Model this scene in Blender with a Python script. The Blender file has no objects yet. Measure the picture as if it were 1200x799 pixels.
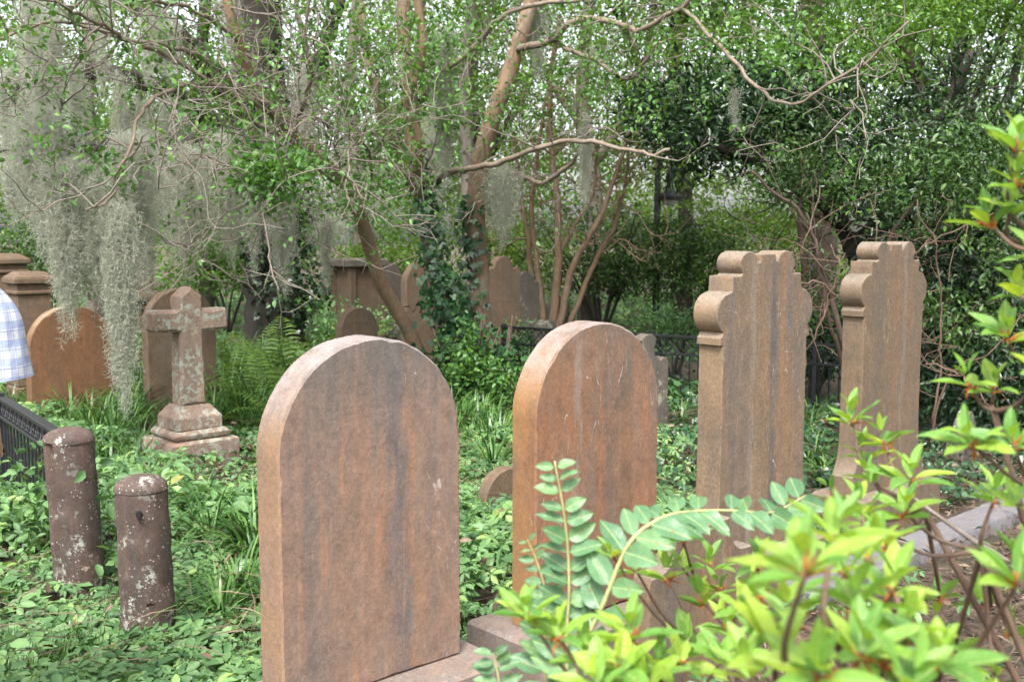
import bpy, bmesh, math, random
import numpy as np
from mathutils import Vector, Matrix, Quaternion, noise as mnoise

SC = bpy.context.scene
COL = SC.collection
random.seed(11)
RNG = np.random.default_rng(11)
RAD = math.radians

# ------------------------------------------------------------------ camera
F_PX, EYE, PITCH = 1250.0, 1.6, RAD(5.9)
cam_d = bpy.data.cameras.new('camera')
cam = bpy.data.objects.new('camera', cam_d)
COL.objects.link(cam)
cam.location = (0, 0, EYE)
cam.rotation_euler = (RAD(90) - PITCH, 0, 0)
cam_d.sensor_width = 36
cam_d.lens = 36 * F_PX / 1200
cam_d.clip_start, cam_d.clip_end = 0.05, 400
cam_d.dof.use_dof = True
cam_d.dof.focus_distance = 3.7
cam_d.dof.aperture_fstop = 6.0
SC.camera = cam

# ------------------------------------------------------------------ world, sun, exposure
SUN_EL, SUN_AZ = RAD(56), RAD(-168)          # azimuth from +Y (view direction) towards +X
world = bpy.data.worlds.new('World'); SC.world = world; world.use_nodes = True
wn = world.node_tree.nodes; wl = world.node_tree.links
wn.clear()
wo = wn.new('ShaderNodeOutputWorld'); wb = wn.new('ShaderNodeBackground')
sky = wn.new('ShaderNodeTexSky'); sky.sky_type = 'NISHITA'; sky.sun_disc = False
sky.sun_elevation = SUN_EL; sky.sun_rotation = SUN_AZ
sky.air_density = 1.0; sky.dust_density = 4.0; sky.ozone_density = 1.0
hs = wn.new('ShaderNodeHueSaturation'); hs.inputs['Saturation'].default_value = 0.28   # thin bright cloud
wl.new(sky.outputs[0], hs.inputs['Color']); wl.new(hs.outputs[0], wb.inputs['Color'])
wb.inputs['Strength'].default_value = 0.125
wl.new(wb.outputs[0], wo.inputs['Surface'])
sun_d = bpy.data.lights.new('sun', 'SUN'); sun_d.energy = 1.5; sun_d.angle = RAD(16); sun_d.color = (1, 0.96, 0.89)
sun = bpy.data.objects.new('sun', sun_d); COL.objects.link(sun)
sdir = Vector((math.sin(SUN_AZ) * math.cos(SUN_EL), math.cos(SUN_AZ) * math.cos(SUN_EL), math.sin(SUN_EL)))
sun.rotation_euler = sdir.to_track_quat('Z', 'Y').to_euler()
sun.location = (0, 0, 30)
SC.view_settings.view_transform = 'Standard'; SC.view_settings.look = 'None'
SC.view_settings.gamma = 1.0; SC.view_settings.exposure = 2.03
SC.render.engine = 'CYCLES'
SC.cycles.use_denoising = True
SC.cycles.max_bounces = 6; SC.cycles.diffuse_bounces = 4; SC.cycles.transmission_bounces = 4
SC.cycles.transparent_max_bounces = 4; SC.cycles.caustics_reflective = False; SC.cycles.caustics_refractive = False

# ------------------------------------------------------------------ pixel helpers (1200 x 799 photograph)
_c, _s = math.cos(PITCH), math.sin(PITCH)
def ray(px, py):
    a = (px - 600) / F_PX; b = (399.5 - py) / F_PX
    return np.array([a, _c + b * _s, -_s + b * _c])
def P(px, py, Y):
    d = ray(px, py); return np.array([0, 0, EYE]) + d * (Y / d[1])
def G(px, py, z=0.0):
    d = ray(px, py); return np.array([0, 0, EYE]) + d * ((z - EYE) / d[2])
YAW = RAD(42)
U = np.array([math.cos(YAW), math.sin(YAW), 0]); Vv = np.array([-math.sin(YAW), math.cos(YAW), 0])

# ------------------------------------------------------------------ mesh collecting
class MB:
    def __init__(s): s.v = []; s.f = {}; s.ng = []; s.n = 0; s.var = []
    def add(s, V, F, var=0.5):
        V = np.asarray(V, float).reshape(-1, 3)
        if isinstance(F, np.ndarray) and len(F):
            s.f.setdefault(F.shape[1], []).append(F + s.n)
        else:
            for q in F: s.ng.append([i + s.n for i in q])
        s.v.append(V); s.var.append(np.broadcast_to(np.asarray(var, float), (len(V),)))
        s.n += len(V)
    def mesh(s, name, smooth=False, sharp=None, origin=None):
        V = np.concatenate(s.v) if s.v else np.zeros((0, 3))
        if origin is not None: V = V - np.asarray(origin)
        lv = []; starts = []; tot = 0
        for k, L in s.f.items():
            A = np.concatenate(L); lv.append(A.ravel()); starts.append(tot + np.arange(len(A)) * k); tot += A.size
        for q in s.ng:
            lv.append(np.array(q)); starts.append(np.array([tot])); tot += len(q)
        lv = np.concatenate(lv).astype(np.int32); starts = np.concatenate(starts).astype(np.int32)
        m = bpy.data.meshes.new(name)
        m.vertices.add(len(V)); m.vertices.foreach_set('co', V.astype(np.float32).ravel())
        m.loops.add(len(lv)); m.loops.foreach_set('vertex_index', lv)
        m.polygons.add(len(starts)); m.polygons.foreach_set('loop_start', starts)
        m.update(calc_edges=True); m.validate()
        a = m.attributes.new('var', 'FLOAT', 'POINT'); a.data.foreach_set('value', np.concatenate(s.var).astype(np.float32))
        if smooth or sharp is not None:
            m.polygons.foreach_set('use_smooth', np.ones(len(m.polygons), bool))
            if sharp is not None: m.set_sharp_from_angle(angle=RAD(sharp))
        return m
def link(name, mesh, mat, parent=None, loc=None):
    o = bpy.data.objects.new(name, mesh); COL.objects.link(o)
    if mat is not None and len(mesh.materials) == 0: mesh.materials.append(mat)
    if parent is not None: o.parent = parent
    if loc is not None: o.location = loc
    return o
def thing(name, label, cat, loc=(0, 0, 0), rotz=0.0, group=None):
    o = bpy.data.objects.new(name, None); COL.objects.link(o); o.empty_display_size = 0.1
    o.location = loc; o.rotation_euler = (0, 0, rotz); o['label'] = label; o['category'] = cat
    if group: o['group'] = group
    return o
def tag(o, label, cat=None, group=None, kind=None):
    o['label'] = label
    if cat: o['category'] = cat
    if group: o['group'] = group
    if kind: o['kind'] = kind
    return o

def catmull(pts, n):
    pts = np.asarray(pts, float); k = len(pts)
    if k < 3:
        t = np.linspace(0, 1, n)[:, None]; return pts[0] * (1 - t) + pts[-1] * t
    e = np.vstack([2 * pts[0] - pts[1], pts, 2 * pts[-1] - pts[-2]])
    out = []
    for t in np.linspace(0, k - 1 - 1e-6, n):
        i = int(t); f = t - i; p0, p1, p2, p3 = e[i:i + 4]
        out.append(0.5 * (2 * p1 + (p2 - p0) * f + (2 * p0 - 5 * p1 + 4 * p2 - p3) * f * f + (3 * p1 - p0 - 3 * p2 + p3) * f ** 3))
    return np.array(out)
def tube(mb, path, rad, seg=6, var=0.5, cap=True, rough=0.0):
    path = np.asarray(path, float); n = len(path)
    rad = np.broadcast_to(np.asarray(rad, float), (n,))
    tan = np.gradient(path, axis=0); tan /= np.linalg.norm(tan, axis=1)[:, None] + 1e-9
    ref = np.array([0.31, 0.17, 0.93]) if abs(tan[0][2]) < 0.8 else np.array([0.95, 0.2, 0.1])
    a = np.cross(tan, ref); a /= np.linalg.norm(a, axis=1)[:, None] + 1e-9
    b = np.cross(tan, a)
    th = np.arange(seg) * 2 * math.pi / seg
    R = rad[:, None] * np.ones(seg)
    if rough: R = R * (1 + rough * RNG.normal(size=R.shape))
    V = path[:, None, :] + R[:, :, None] * (np.cos(th)[None, :, None] * a[:, None, :] + np.sin(th)[None, :, None] * b[:, None, :])
    i = np.arange(n - 1)[:, None] * seg; j = np.arange(seg)[None, :]; j2 = (j + 1) % seg
    F = np.stack([i + j, i + j2, i + seg + j2, i + seg + j], -1).reshape(-1, 4)
    mb.add(V.reshape(-1, 3), F, var)
    if cap and seg > 3:
        mb.ng.append([mb.n - seg + q for q in range(seg)]); mb.ng.append([mb.n - n * seg + seg - 1 - q for q in range(seg)])
def box(mb, x0, x1, y0, y1, z0, z1, b=0.006, jit=0.0):
    """bevelled box"""
    def ring(z, ins):
        return [(x0 + ins, y0 + ins, z), (x1 - ins, y0 + ins, z), (x1 - ins, y1 - ins, z), (x0 + ins, y1 - ins, z)]
    r = [ring(z0, b), ring(z0 + b, 0), ring(z1 - b, 0), ring(z1, b)]
    V = np.array(sum(r, []))
    if jit: V = V + RNG.normal(size=V.shape) * jit
    F = []
    for k in range(3):
        for q in range(4): F.append([k * 4 + q, k * 4 + (q + 1) % 4, k * 4 + 4 + (q + 1) % 4, k * 4 + 4 + q])
    F += [[3, 2, 1, 0], [12, 13, 14, 15]]
    mb.add(V, F)
def frustum(mb, w0, d0, w1, d1, z0, z1):
    V = [(-w0, -d0, z0), (w0, -d0, z0), (w0, d0, z0), (-w0, d0, z0), (-w1, -d1, z1), (w1, -d1, z1), (w1, d1, z1), (-w1, d1, z1)]
    mb.add(V, [[3, 2, 1, 0], [4, 5, 6, 7]] + [[q, (q + 1) % 4, 4 + (q + 1) % 4, 4 + q] for q in range(4)])
def lathe(mb, prof, seg=28, cx=0, cy=0, var=0.5, wob=0.0):
    n = len(prof); th = np.arange(seg) * 2 * math.pi / seg
    V = []
    for k, (r, z) in enumerate(prof):
        rr = r * (1 + wob * np.sin(3 * th + k)) if r > 1e-4 else r * np.ones(seg)
        V.append(np.stack([cx + rr * np.cos(th), cy + rr * np.sin(th), np.full(seg, z)], -1))
    i = np.arange(n - 1)[:, None] * seg; j = np.arange(seg)[None, :]; j2 = (j + 1) % seg
    F = np.stack([i + j, i + j2, i + seg + j2, i + seg + j], -1).reshape(-1, 4)
    mb.add(np.array(V).reshape(-1, 3), F, var)
    mb.ng.append([mb.n - seg + q for q in range(seg)]); mb.ng.append([mb.n - n * seg + seg - 1 - q for q in range(seg)])
def slab(mb, prof, t, bev=0.006, jit=0.0004, y0=0.0):
    """prism of a closed (x,z) profile (counter-clockwise), thickness t along y, chamfered edges"""
    q0 = np.asarray(prof, float); p = []
    for a_, b_ in zip(q0, np.roll(q0, -1, 0)):
        m_ = max(1, int(np.linalg.norm(b_ - a_) / .028)); p += [a_ + (b_ - a_) * k_ / m_ for k_ in range(m_)]
    p = np.array(p); n = len(p); sd_ = RNG.random() * 50
    d = np.roll(p, -1, 0) - np.roll(p, 1, 0); d /= np.linalg.norm(d, axis=1)[:, None] + 1e-9
    nin = np.stack([-d[:, 1], d[:, 0]], -1)
    wv_ = np.array([mnoise.noise(Vector((x_ * 9, z_ * 9, sd_))) * .0022 + mnoise.noise(Vector((x_ * 40, z_ * 40, sd_))) * .0010 for x_, z_ in p])
    p = p + nin * wv_[:, None]
    rings = []
    for y, ins, ch in ((-t / 2, bev, 1), (-t / 2 + bev, 0, 1), (t / 2 - bev, 0, 2), (t / 2, bev, 2)):
        chip = np.array([max(0, mnoise.noise(Vector((x_ * 16, z_ * 16, sd_ + ch * 7))) - .38) * .035 for x_, z_ in p])
        q = p + nin * (ins + chip * (1.0 if ins else .45))[:, None]
        r = np.stack([q[:, 0], np.full(n, y + y0), q[:, 1]], -1) + RNG.normal(size=(n, 3)) * jit * np.array([1, .4, 1])
        rings.append(r)
    V = np.concatenate(rings); F = []
    for k in range(3):
        i = np.arange(n); i2 = (i + 1) % n
        F.append(np.stack([k * n + i, k * n + i2, (k + 1) * n + i2, (k + 1) * n + i], -1))
    mb.add(V, np.concatenate(F))
    mb.ng.append([mb.n - 4 * n + i for i in range(n)]); mb.ng.append([mb.n - 1 - i for i in range(n)])

# ------------------------------------------------------------------ leaves
def norm(a): return a / (np.linalg.norm(a, axis=-1, keepdims=True) + 1e-9)
def leaves(mb, pos, axis, nrm, L, W, kind='quad', var=None):
    pos = np.asarray(pos, float); N = len(pos)
    if N == 0: return
    axis = norm(np.asarray(axis, float)); side = norm(np.cross(axis, nrm)); up = np.cross(side, axis)
    L = np.broadcast_to(L, (N,)); W = np.broadcast_to(W, (N,))
    if kind == 'quad':
        T = [(0, 0, 0), (.5, .5, .10), (0, 1, -.05), (-.5, .5, .10)]; Fq = [[0, 1, 2, 3]]
    elif kind == 'hex':
        T = [(0, 0, 0), (.45, .3, .08), (.40, .65, .07), (0, 1, -.10), (-.40, .65, .07), (-.45, .3, .08)]; Fq = [[0, 1, 2, 3], [0, 3, 4, 5]]
    elif kind == 'ivy':
        T = [(0, .1, 0), (.35, 0, .03), (.55, .38, .05), (.22, .52, .05), (0, 1, -.08), (-.22, .52, .05), (-.55, .38, .05), (-.35, 0, .03)]
        Fq = [[0, 1, 2, 3], [0, 3, 4, 5], [0, 5, 6, 7]]
    T = np.array(T)
    V = pos[:, None, :] + (T[None, :, 0] * W[:, None])[..., None] * side[:, None, :] + (T[None, :, 1] * L[:, None])[..., None] * axis[:, None, :] \
        + (T[None, :, 2] * L[:, None])[..., None] * up[:, None, :]
    F = (np.array(Fq)[None] + (np.arange(N) * len(T))[:, None, None]).reshape(-1, 4)
    if var is None: var = RNG.random(N)
    mb.add(V.reshape(-1, 3), F, np.repeat(np.broadcast_to(var, (N,)), len(T)))
def rand_dirs(N): return norm(RNG.normal(size=(N, 3)))
def clump_leaves(mb, c, r, N, L, aspect=0.5, kind='quad', shell=0.45, up=0.6, drop=0.0, vbase=0.0, vspan=1.0):
    """leaves through an ellipsoid c, r=(rx,ry,rz), grouped in small sprays so that gaps stay open"""
    r = np.broadcast_to(np.asarray(r, float), (3,))
    ns = max(1, N // 9)
    d = rand_dirs(ns); rr = (shell + (1 - shell) * RNG.random(ns)) ** 0.6
    sc = np.asarray(c) + d * rr[:, None] * r
    k = np.repeat(np.arange(ns), 9)
    n = len(k)
    p = sc[k] + RNG.normal(size=(n, 3)) * L * 1.1
    out = norm(d[k] + RNG.normal(size=(n, 3)) * 0.7 + np.array([0, 0, -drop]))
    nr = norm(np.array([0, 0, up]) + RNG.normal(size=(n, 3)) * 0.45 + d[k] * 0.35)
    sv = np.clip(RNG.random(ns)[k] * 0.65 + RNG.random(n) * 0.35, 0, 1)
    LL = L * (0.65 + 0.6 * RNG.random(n))
    leaves(mb, p, out, nr, LL, LL * aspect, kind, vbase + vspan * sv)

# ------------------------------------------------------------------ materials
MATS = {}
def nt(name):
    m = bpy.data.materials.new(name); m.use_nodes = True; t = m.node_tree; t.nodes.clear()
    MATS[name] = m
    out = t.nodes.new('ShaderNodeOutputMaterial'); b = t.nodes.new('ShaderNodeBsdfPrincipled')
    t.links.new(b.outputs[0], out.inputs['Surface'])
    return m, t, b, out
def N(t, typ, **kw):
    n = t.nodes.new(typ)
    for k, v in kw.items():
        if k in ('operation', 'data_type', 'blend_type', 'feature', 'attribute_name', 'noise_dimensions', 'distance', 'interpolation'): setattr(n, k, v)
        else: n.inputs[k].default_value = v
    return n
def ramp(t, src, stops):
    r = t.nodes.new('ShaderNodeValToRGB'); e = r.color_ramp.elements
    while len(e) < len(stops): e.new(0.5)
    for q, (p, c) in zip(e, stops): q.position = p; q.color = (*c, 1) if len(c) == 3 else c
    t.links.new(src, r.inputs[0]); return r.outputs[0]
def mixc(t, fac, a, b, mode='MIX'):
    m = t.nodes.new('ShaderNodeMix'); m.data_type = 'RGBA'; m.blend_type = mode
    for sock, val in ((0, fac), (6, a), (7, b)):
        if hasattr(val, 'is_output'): t.links.new(val, m.inputs[sock])
        elif sock == 0: m.inputs[0].default_value = val
        else: m.inputs[sock].default_value = (*val, 1)
    return m.outputs[2]
def mth(t, op, a, b=None, clamp=False):
    m = t.nodes.new('ShaderNodeMath'); m.operation = op; m.use_clamp = clamp
    for k, v in enumerate((a, b)):
        if v is None: continue
        if hasattr(v, 'is_output'): t.links.new(v, m.inputs[k])
        else: m.inputs[k].default_value = v
    return m.outputs[0]
def noise(t, vec, scale, detail=3, rough=0.55, dist=0.0):
    n = N(t, 'ShaderNodeTexNoise', Scale=scale, Detail=detail, Roughness=rough, Distortion=dist)
    t.links.new(vec, n.inputs['Vector']); return n.outputs[0]
def mapped(t, vec, loc=(0, 0, 0), sc=(1, 1, 1)):
    m = t.nodes.new('ShaderNodeMapping'); m.inputs['Location'].default_value = loc; m.inputs['Scale'].default_value = sc
    t.links.new(vec, m.inputs['Vector']); return m.outputs[0]
def smooth01(t, v, a, b):
    m = t.nodes.new('ShaderNodeMapRange'); m.interpolation_type = 'SMOOTHSTEP'
    m.inputs[1].default_value = a; m.inputs[2].default_value = b
    t.links.new(v, m.inputs[0]); return m.outputs[0]
def bump(t, b, h, strength=0.4, dist=0.01):
    n = N(t, 'ShaderNodeBump', Strength=strength, Distance=dist); t.links.new(h, n.inputs['Height']); t.links.new(n.outputs[0], b.inputs['Normal'])

def stone_mat(name, c1, c2, grey, seed=0.0, streak=0.8, lichen=0.0, lcol=(.42, .44, .36), side=None, lines=True, speck=0.5, lscale=11, top=None, bands=(), cap=None):
    m, t, b, out = nt(name)
    tc = t.nodes.new('ShaderNodeTexCoord'); v = mapped(t, tc.outputs['Object'], (seed, seed * 1.7, seed * .6))
    col = ramp(t, noise(t, v, 4.0, 6, .6, .6), [(.32, c1), (.68, c2)])
    st = noise(t, mapped(t, v, sc=(9, 9, 1.3)), 1.0, 7, .68, .45)
    col = mixc(t, mth(t, 'MULTIPLY', smooth01(t, st, .42, .68), streak), col, grey)
    st2 = noise(t, mapped(t, v, (3.1, 0, 0), (26, 26, 1.6)), 1.0, 4, .65, .2)
    col = mixc(t, mth(t, 'MULTIPLY', smooth01(t, st2, .54, .70), .55), col, tuple(min(1, x * y) for x, y in zip(c2, (1.30, 1.05, .85))))
    st3 = noise(t, mapped(t, v, (7.7, 0, 0), (40, 40, 2.6)), 1.0, 4, .7)
    col = mixc(t, mth(t, 'MULTIPLY', smooth01(t, st3, .56, .72), .42 * streak), col, (.20, .185, .172))
    blotch = noise(t, v, 14, 5, .7)
    col = mixc(t, mth(t, 'MULTIPLY', smooth01(t, blotch, .50, .75), .5), col, tuple(x * .52 for x in c1))
    if bands or cap:
        so = t.nodes.new('ShaderNodeSeparateXYZ'); t.links.new(tc.outputs['Object'], so.inputs[0])
        wav = mth(t, 'MULTIPLY', mth(t, 'SUBTRACT', noise(t, mapped(t, v, sc=(6, 6, 3.5)), 1.0, 5, .65), .5), .11)
        xw = mth(t, 'ADD', so.outputs[0], wav); rag = smooth01(t, noise(t, mapped(t, v, (9, 1, 4), (34, 34, 3.2)), 1.0, 5, .7), .30, .62)
        for x0_, w_, st_, c_ in bands:
            f = mth(t, 'MULTIPLY', mth(t, 'SUBTRACT', 1.0, smooth01(t, mth(t, 'ABSOLUTE', mth(t, 'SUBTRACT', xw, x0_)), w_ * .25, w_ * 1.5)), mth(t, 'MULTIPLY', rag, st_ * .78))
            col = mixc(t, f, col, c_)
        if cap:
            zz = mth(t, 'ADD', so.outputs[2], mth(t, 'MULTIPLY', mth(t, 'SUBTRACT', noise(t, mapped(t, v, (3, 3, 0), (16, 16, .8)), 1.0, 5, .7), .5), .75))
            col = mixc(t, mth(t, 'MULTIPLY', smooth01(t, zz, cap[0] - .14, cap[0] + .22), cap[1]), col, cap[2])
    mot = noise(t, mapped(t, v, (2, 5, 1), (1, 1, .55)), 26, 6, .75)
    col = mixc(t, .55, col, mixc(t, 1.0, col, ramp(t, mot, [(.30, (.60, .62, .66)), (.52, (1, 1, 1)), (.70, (1.38, 1.30, 1.25))]), 'MULTIPLY'))
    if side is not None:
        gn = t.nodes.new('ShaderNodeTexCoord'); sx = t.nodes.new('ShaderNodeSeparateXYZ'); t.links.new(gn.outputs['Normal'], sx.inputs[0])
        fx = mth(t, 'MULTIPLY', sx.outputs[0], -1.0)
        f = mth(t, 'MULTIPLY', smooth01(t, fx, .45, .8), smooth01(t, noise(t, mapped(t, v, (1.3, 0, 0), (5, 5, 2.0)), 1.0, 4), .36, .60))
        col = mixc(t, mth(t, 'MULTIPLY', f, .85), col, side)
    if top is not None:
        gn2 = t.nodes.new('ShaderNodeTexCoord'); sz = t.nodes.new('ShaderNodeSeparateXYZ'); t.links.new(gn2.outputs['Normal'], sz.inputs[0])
        ft = mth(t, 'MULTIPLY', smooth01(t, sz.outputs[2], .15, .75), smooth01(t, noise(t, v, 9, 5, .7), .25, .60))  # upward faces painted paler in patches, standing in for reflected sky light
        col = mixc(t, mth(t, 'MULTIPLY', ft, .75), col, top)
    grain = noise(t, v, 240, 2, .6)
    g2 = noise(t, v, 75, 4, .75)
    col = mixc(t, speck, col, mixc(t, 1.0, col, ramp(t, grain, [(.34, (.62, .62, .62)), (.5, (1, 1, 1)), (.66, (1.35, 1.32, 1.3))]), 'MULTIPLY'))
    col = mixc(t, speck * .8, col, mixc(t, 1.0, col, ramp(t, g2, [(.33, (.5, .5, .5)), (.62, (1.25, 1.25, 1.25))]), 'MULTIPLY'))
    if lines:
        for k, (sx_, sz_, a0) in enumerate(((7, 2.4, .5), (9, 3.0, .47))):
            w = noise(t, mapped(t, v, (k * 5.3, 2, k), (sx_, sx_, sz_)), .55, 2, .5, .8)
            d = mth(t, 'ABSOLUTE', mth(t, 'SUBTRACT', w, a0))
            ln = mth(t, 'SUBTRACT', 1.0, smooth01(t, d, .0008, .0028))
            msk = mth(t, 'MULTIPLY', smooth01(t, noise(t, v, 38, 2), .50, .60), smooth01(t, noise(t, v, 2.2, 2), .46, .6))
            col = mixc(t, mth(t, 'MULTIPLY', mth(t, 'MULTIPLY', ln, msk), .7), col, (.38, .35, .32))
    h = mth(t, 'ADD', mth(t, 'MULTIPLY', grain, .35), mth(t, 'ADD', g2, mth(t, 'MULTIPLY', blotch, .8)))
    if lichen:
        l = mth(t, 'MULTIPLY', smooth01(t, noise(t, v, lscale * .32, 2), .66 - lichen * .3, .78 - lichen * .3), smooth01(t, noise(t, v, lscale * 2.2, 4, .65), .50, .55))
        dots = N(t, 'ShaderNodeTexVoronoi', Scale=lscale * 3.2); t.links.new(v, dots.inputs['Vector'])
        dd = mth(t, 'MULTIPLY', mth(t, 'LESS_THAN', mth(t, 'ADD', dots.outputs['Distance'], mth(t, 'MULTIPLY', noise(t, v, lscale * 9, 2), .35)), .40), smooth01(t, noise(t, v, lscale * .45, 3, .7), .50, .58))
        l = mth(t, 'MAXIMUM', l, dd)
        lc = mixc(t, noise(t, v, 160, 2), tuple(x * .7 for x in lcol), tuple(min(1, x * 1.35) for x in lcol))
        col = mixc(t, mth(t, 'MULTIPLY', l, .9), col, lc)
        h = mth(t, 'ADD', h, mth(t, 'MULTIPLY', l, .5))
    t.links.new(col, b.inputs['Base Color']); b.inputs['Roughness'].default_value = .82
    b.inputs['Specular IOR Level'].default_value = .35
    bump(t, b, h, .36, .005)
    return m
def leaf_mat(name, stops, trans=0.3, rough=0.45, spec=0.5, tint=(1.25, 1.15, .55), objrand=False, rib=False):
    m, t, b, out = nt(name)
    if objrand:
        oi = t.nodes.new('ShaderNodeObjectInfo'); src = oi.outputs['Random']
    else:
        at = t.nodes.new('ShaderNodeAttribute'); at.attribute_name = 'var'; src = at.outputs['Fac']
    col = ramp(t, src, stops)
    tc = t.nodes.new('ShaderNodeTexCoord')
    if rib:
        sx = t.nodes.new('ShaderNodeSeparateXYZ'); t.links.new(tc.outputs['Object'], sx.inputs[0])
        ax = mth(t, 'ABSOLUTE', sx.outputs[0])
        r1 = mth(t, 'SUBTRACT', 1.0, smooth01(t, ax, .0, .028))
        ph = mth(t, 'ADD', mth(t, 'MULTIPLY', sx.outputs[1], 9.0), mth(t, 'MULTIPLY', ax, -7.0))
        vn = smooth01(t, mth(t, 'ABSOLUTE', mth(t, 'SUBTRACT', mth(t, 'FRACT', ph), .5)), .06, .0)
        f = mth(t, 'MAXIMUM', mth(t, 'MULTIPLY', r1, .45), mth(t, 'MULTIPLY', vn, .28))
        col = mixc(t, f, col, (.50, .62, .25))
        nn = noise(t, tc.outputs['Object'], 6.0, 4, .6)
        col = mixc(t, .55, col, mixc(t, 1.0, col, ramp(t, nn, [(.3, (.62, .7, .7)), (.7, (1.25, 1.2, 1.1))]), 'MULTIPLY'))
        spot = mth(t, 'MULTIPLY', smooth01(t, noise(t, mapped(t, tc.outputs['Object'], (4, 2, 1)), 3.5, 5, .7), .665, .71), .8)
        col = mixc(t, spot, col, (.22, .13, .05))
        bump(t, b, mth(t, 'SUBTRACT', nn, mth(t, 'MULTIPLY', f, 1.3)), .35, .004)
    else:
        nn = noise(t, tc.outputs['Object'], 28.0, 2, .6)
        col = mixc(t, .4, col, mixc(t, 1.0, col, ramp(t, nn, [(.3, (.6, .65, .65)), (.7, (1.3, 1.2, 1.1))]), 'MULTIPLY'))
    t.links.new(col, b.inputs['Base Color']); b.inputs['Roughness'].default_value = rough
    b.inputs['Specular IOR Level'].default_value = spec
    if trans:
        tr = t.nodes.new('ShaderNodeBsdfTranslucent')
        t.links.new(mixc(t, 1.0, col, tint, 'MULTIPLY'), tr.inputs['Color'])
        mx = t.nodes.new('ShaderNodeMixShader'); mx.inputs[0].default_value = trans
        t.links.new(b.outputs[0], mx.inputs[1]); t.links.new(tr.outputs[0], mx.inputs[2]); t.links.new(mx.outputs[0], out.inputs['Surface'])
    return m
def bark_mat(name, c1, c2, patch, moss=(.09, .11, .06), mossf=.3):
    m, t, b, out = nt(name)
    tc = t.nodes.new('ShaderNodeTexCoord'); v = tc.outputs['Object']
    col = ramp(t, noise(t, mapped(t, v, sc=(1, 1, .3)), 14, 5, .65), [(.3, c1), (.7, c2)])
    col = mixc(t, smooth01(t, noise(t, mapped(t, v, (3, 1, 2), (1, 1, .45)), 6, 5, .7), .50, .66), col, patch)
    col = mixc(t, mth(t, 'MULTIPLY', smooth01(t, noise(t, v, 3.5, 5, .7), .50, .66), mossf), col, moss)
    g = noise(t, mapped(t, v, sc=(1, 1, .25)), 60, 4, .7)
    col = mixc(t, .5, col, mixc(t, 1.0, col, ramp(t, g, [(.3, (.5, .5, .5)), (.7, (1.4, 1.4, 1.4))]), 'MULTIPLY'))
    t.links.new(col, b.inputs['Base Color']); b.inputs['Roughness'].default_value = .8
    bump(t, b, g, .6, .01)
    return m
def plain_mat(name, c, rough=.6, metal=0.0, var=.35, scale=40):
    m, t, b, out = nt(name)
    tc = t.nodes.new('ShaderNodeTexCoord'); n = noise(t, tc.outputs['Object'], scale, 4, .65)
    col = ramp(t, n, [(.3, tuple(x * (1 - var) for x in c)), (.7, tuple(min(1, x * (1 + var)) for x in c))])
    t.links.new(col, b.inputs['Base Color']); b.inputs['Roughness'].default_value = rough; b.inputs['Metallic'].default_value = metal
    bump(t, b, n, .25, .004)
    return m

# brownstones
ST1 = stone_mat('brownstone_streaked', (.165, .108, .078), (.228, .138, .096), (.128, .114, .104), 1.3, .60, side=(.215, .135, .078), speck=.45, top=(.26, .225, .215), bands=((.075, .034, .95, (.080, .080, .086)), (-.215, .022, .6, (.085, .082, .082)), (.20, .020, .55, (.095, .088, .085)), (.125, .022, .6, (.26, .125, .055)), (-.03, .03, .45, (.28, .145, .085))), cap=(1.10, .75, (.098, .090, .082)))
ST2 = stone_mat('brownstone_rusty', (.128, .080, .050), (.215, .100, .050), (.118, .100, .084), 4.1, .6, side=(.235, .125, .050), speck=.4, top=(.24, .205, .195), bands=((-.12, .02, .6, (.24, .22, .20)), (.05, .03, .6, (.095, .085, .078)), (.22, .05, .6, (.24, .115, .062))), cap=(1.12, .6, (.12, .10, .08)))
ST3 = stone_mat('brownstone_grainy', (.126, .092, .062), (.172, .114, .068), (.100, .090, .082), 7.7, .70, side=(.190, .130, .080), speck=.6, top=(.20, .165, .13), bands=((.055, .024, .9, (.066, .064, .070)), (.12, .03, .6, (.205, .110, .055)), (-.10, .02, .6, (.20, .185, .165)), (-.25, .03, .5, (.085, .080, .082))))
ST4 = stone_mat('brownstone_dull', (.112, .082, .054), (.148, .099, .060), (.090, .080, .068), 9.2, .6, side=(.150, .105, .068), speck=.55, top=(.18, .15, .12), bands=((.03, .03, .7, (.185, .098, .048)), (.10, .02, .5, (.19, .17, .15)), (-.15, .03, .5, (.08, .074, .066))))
STB = stone_mat('base_stone', (.155, .120, .100), (.190, .145, .120), (.150, .142, .146), 2.2, .4, lines=False, speck=.5)
STK = stone_mat('kerb_stone', (.130, .124, .130), (.155, .148, .155), (.112, .114, .124), 5.2, .3, lines=False)
STX = stone_mat('cross_stone', (.170, .115, .086), (.250, .170, .128), (.165, .135, .112), 3.2, .6, lichen=.80, lcol=(.27, .29, .24), lines=False, lscale=14)
STP = stone_mat('post_stone', (.062, .042, .035), (.096, .064, .052), (.058, .050, .044), 6.4, .6, lichen=.42, lcol=(.34, .35, .31), lines=False, lscale=22)
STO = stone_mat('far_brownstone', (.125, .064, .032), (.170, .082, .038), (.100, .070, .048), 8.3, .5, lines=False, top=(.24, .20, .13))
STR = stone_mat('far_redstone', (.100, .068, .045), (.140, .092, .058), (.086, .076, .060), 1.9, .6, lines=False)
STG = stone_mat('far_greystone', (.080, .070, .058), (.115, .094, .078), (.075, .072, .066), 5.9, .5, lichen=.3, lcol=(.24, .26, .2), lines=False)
IRON = plain_mat('black_iron', (.020, .020, .024), .45, .3)

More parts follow.
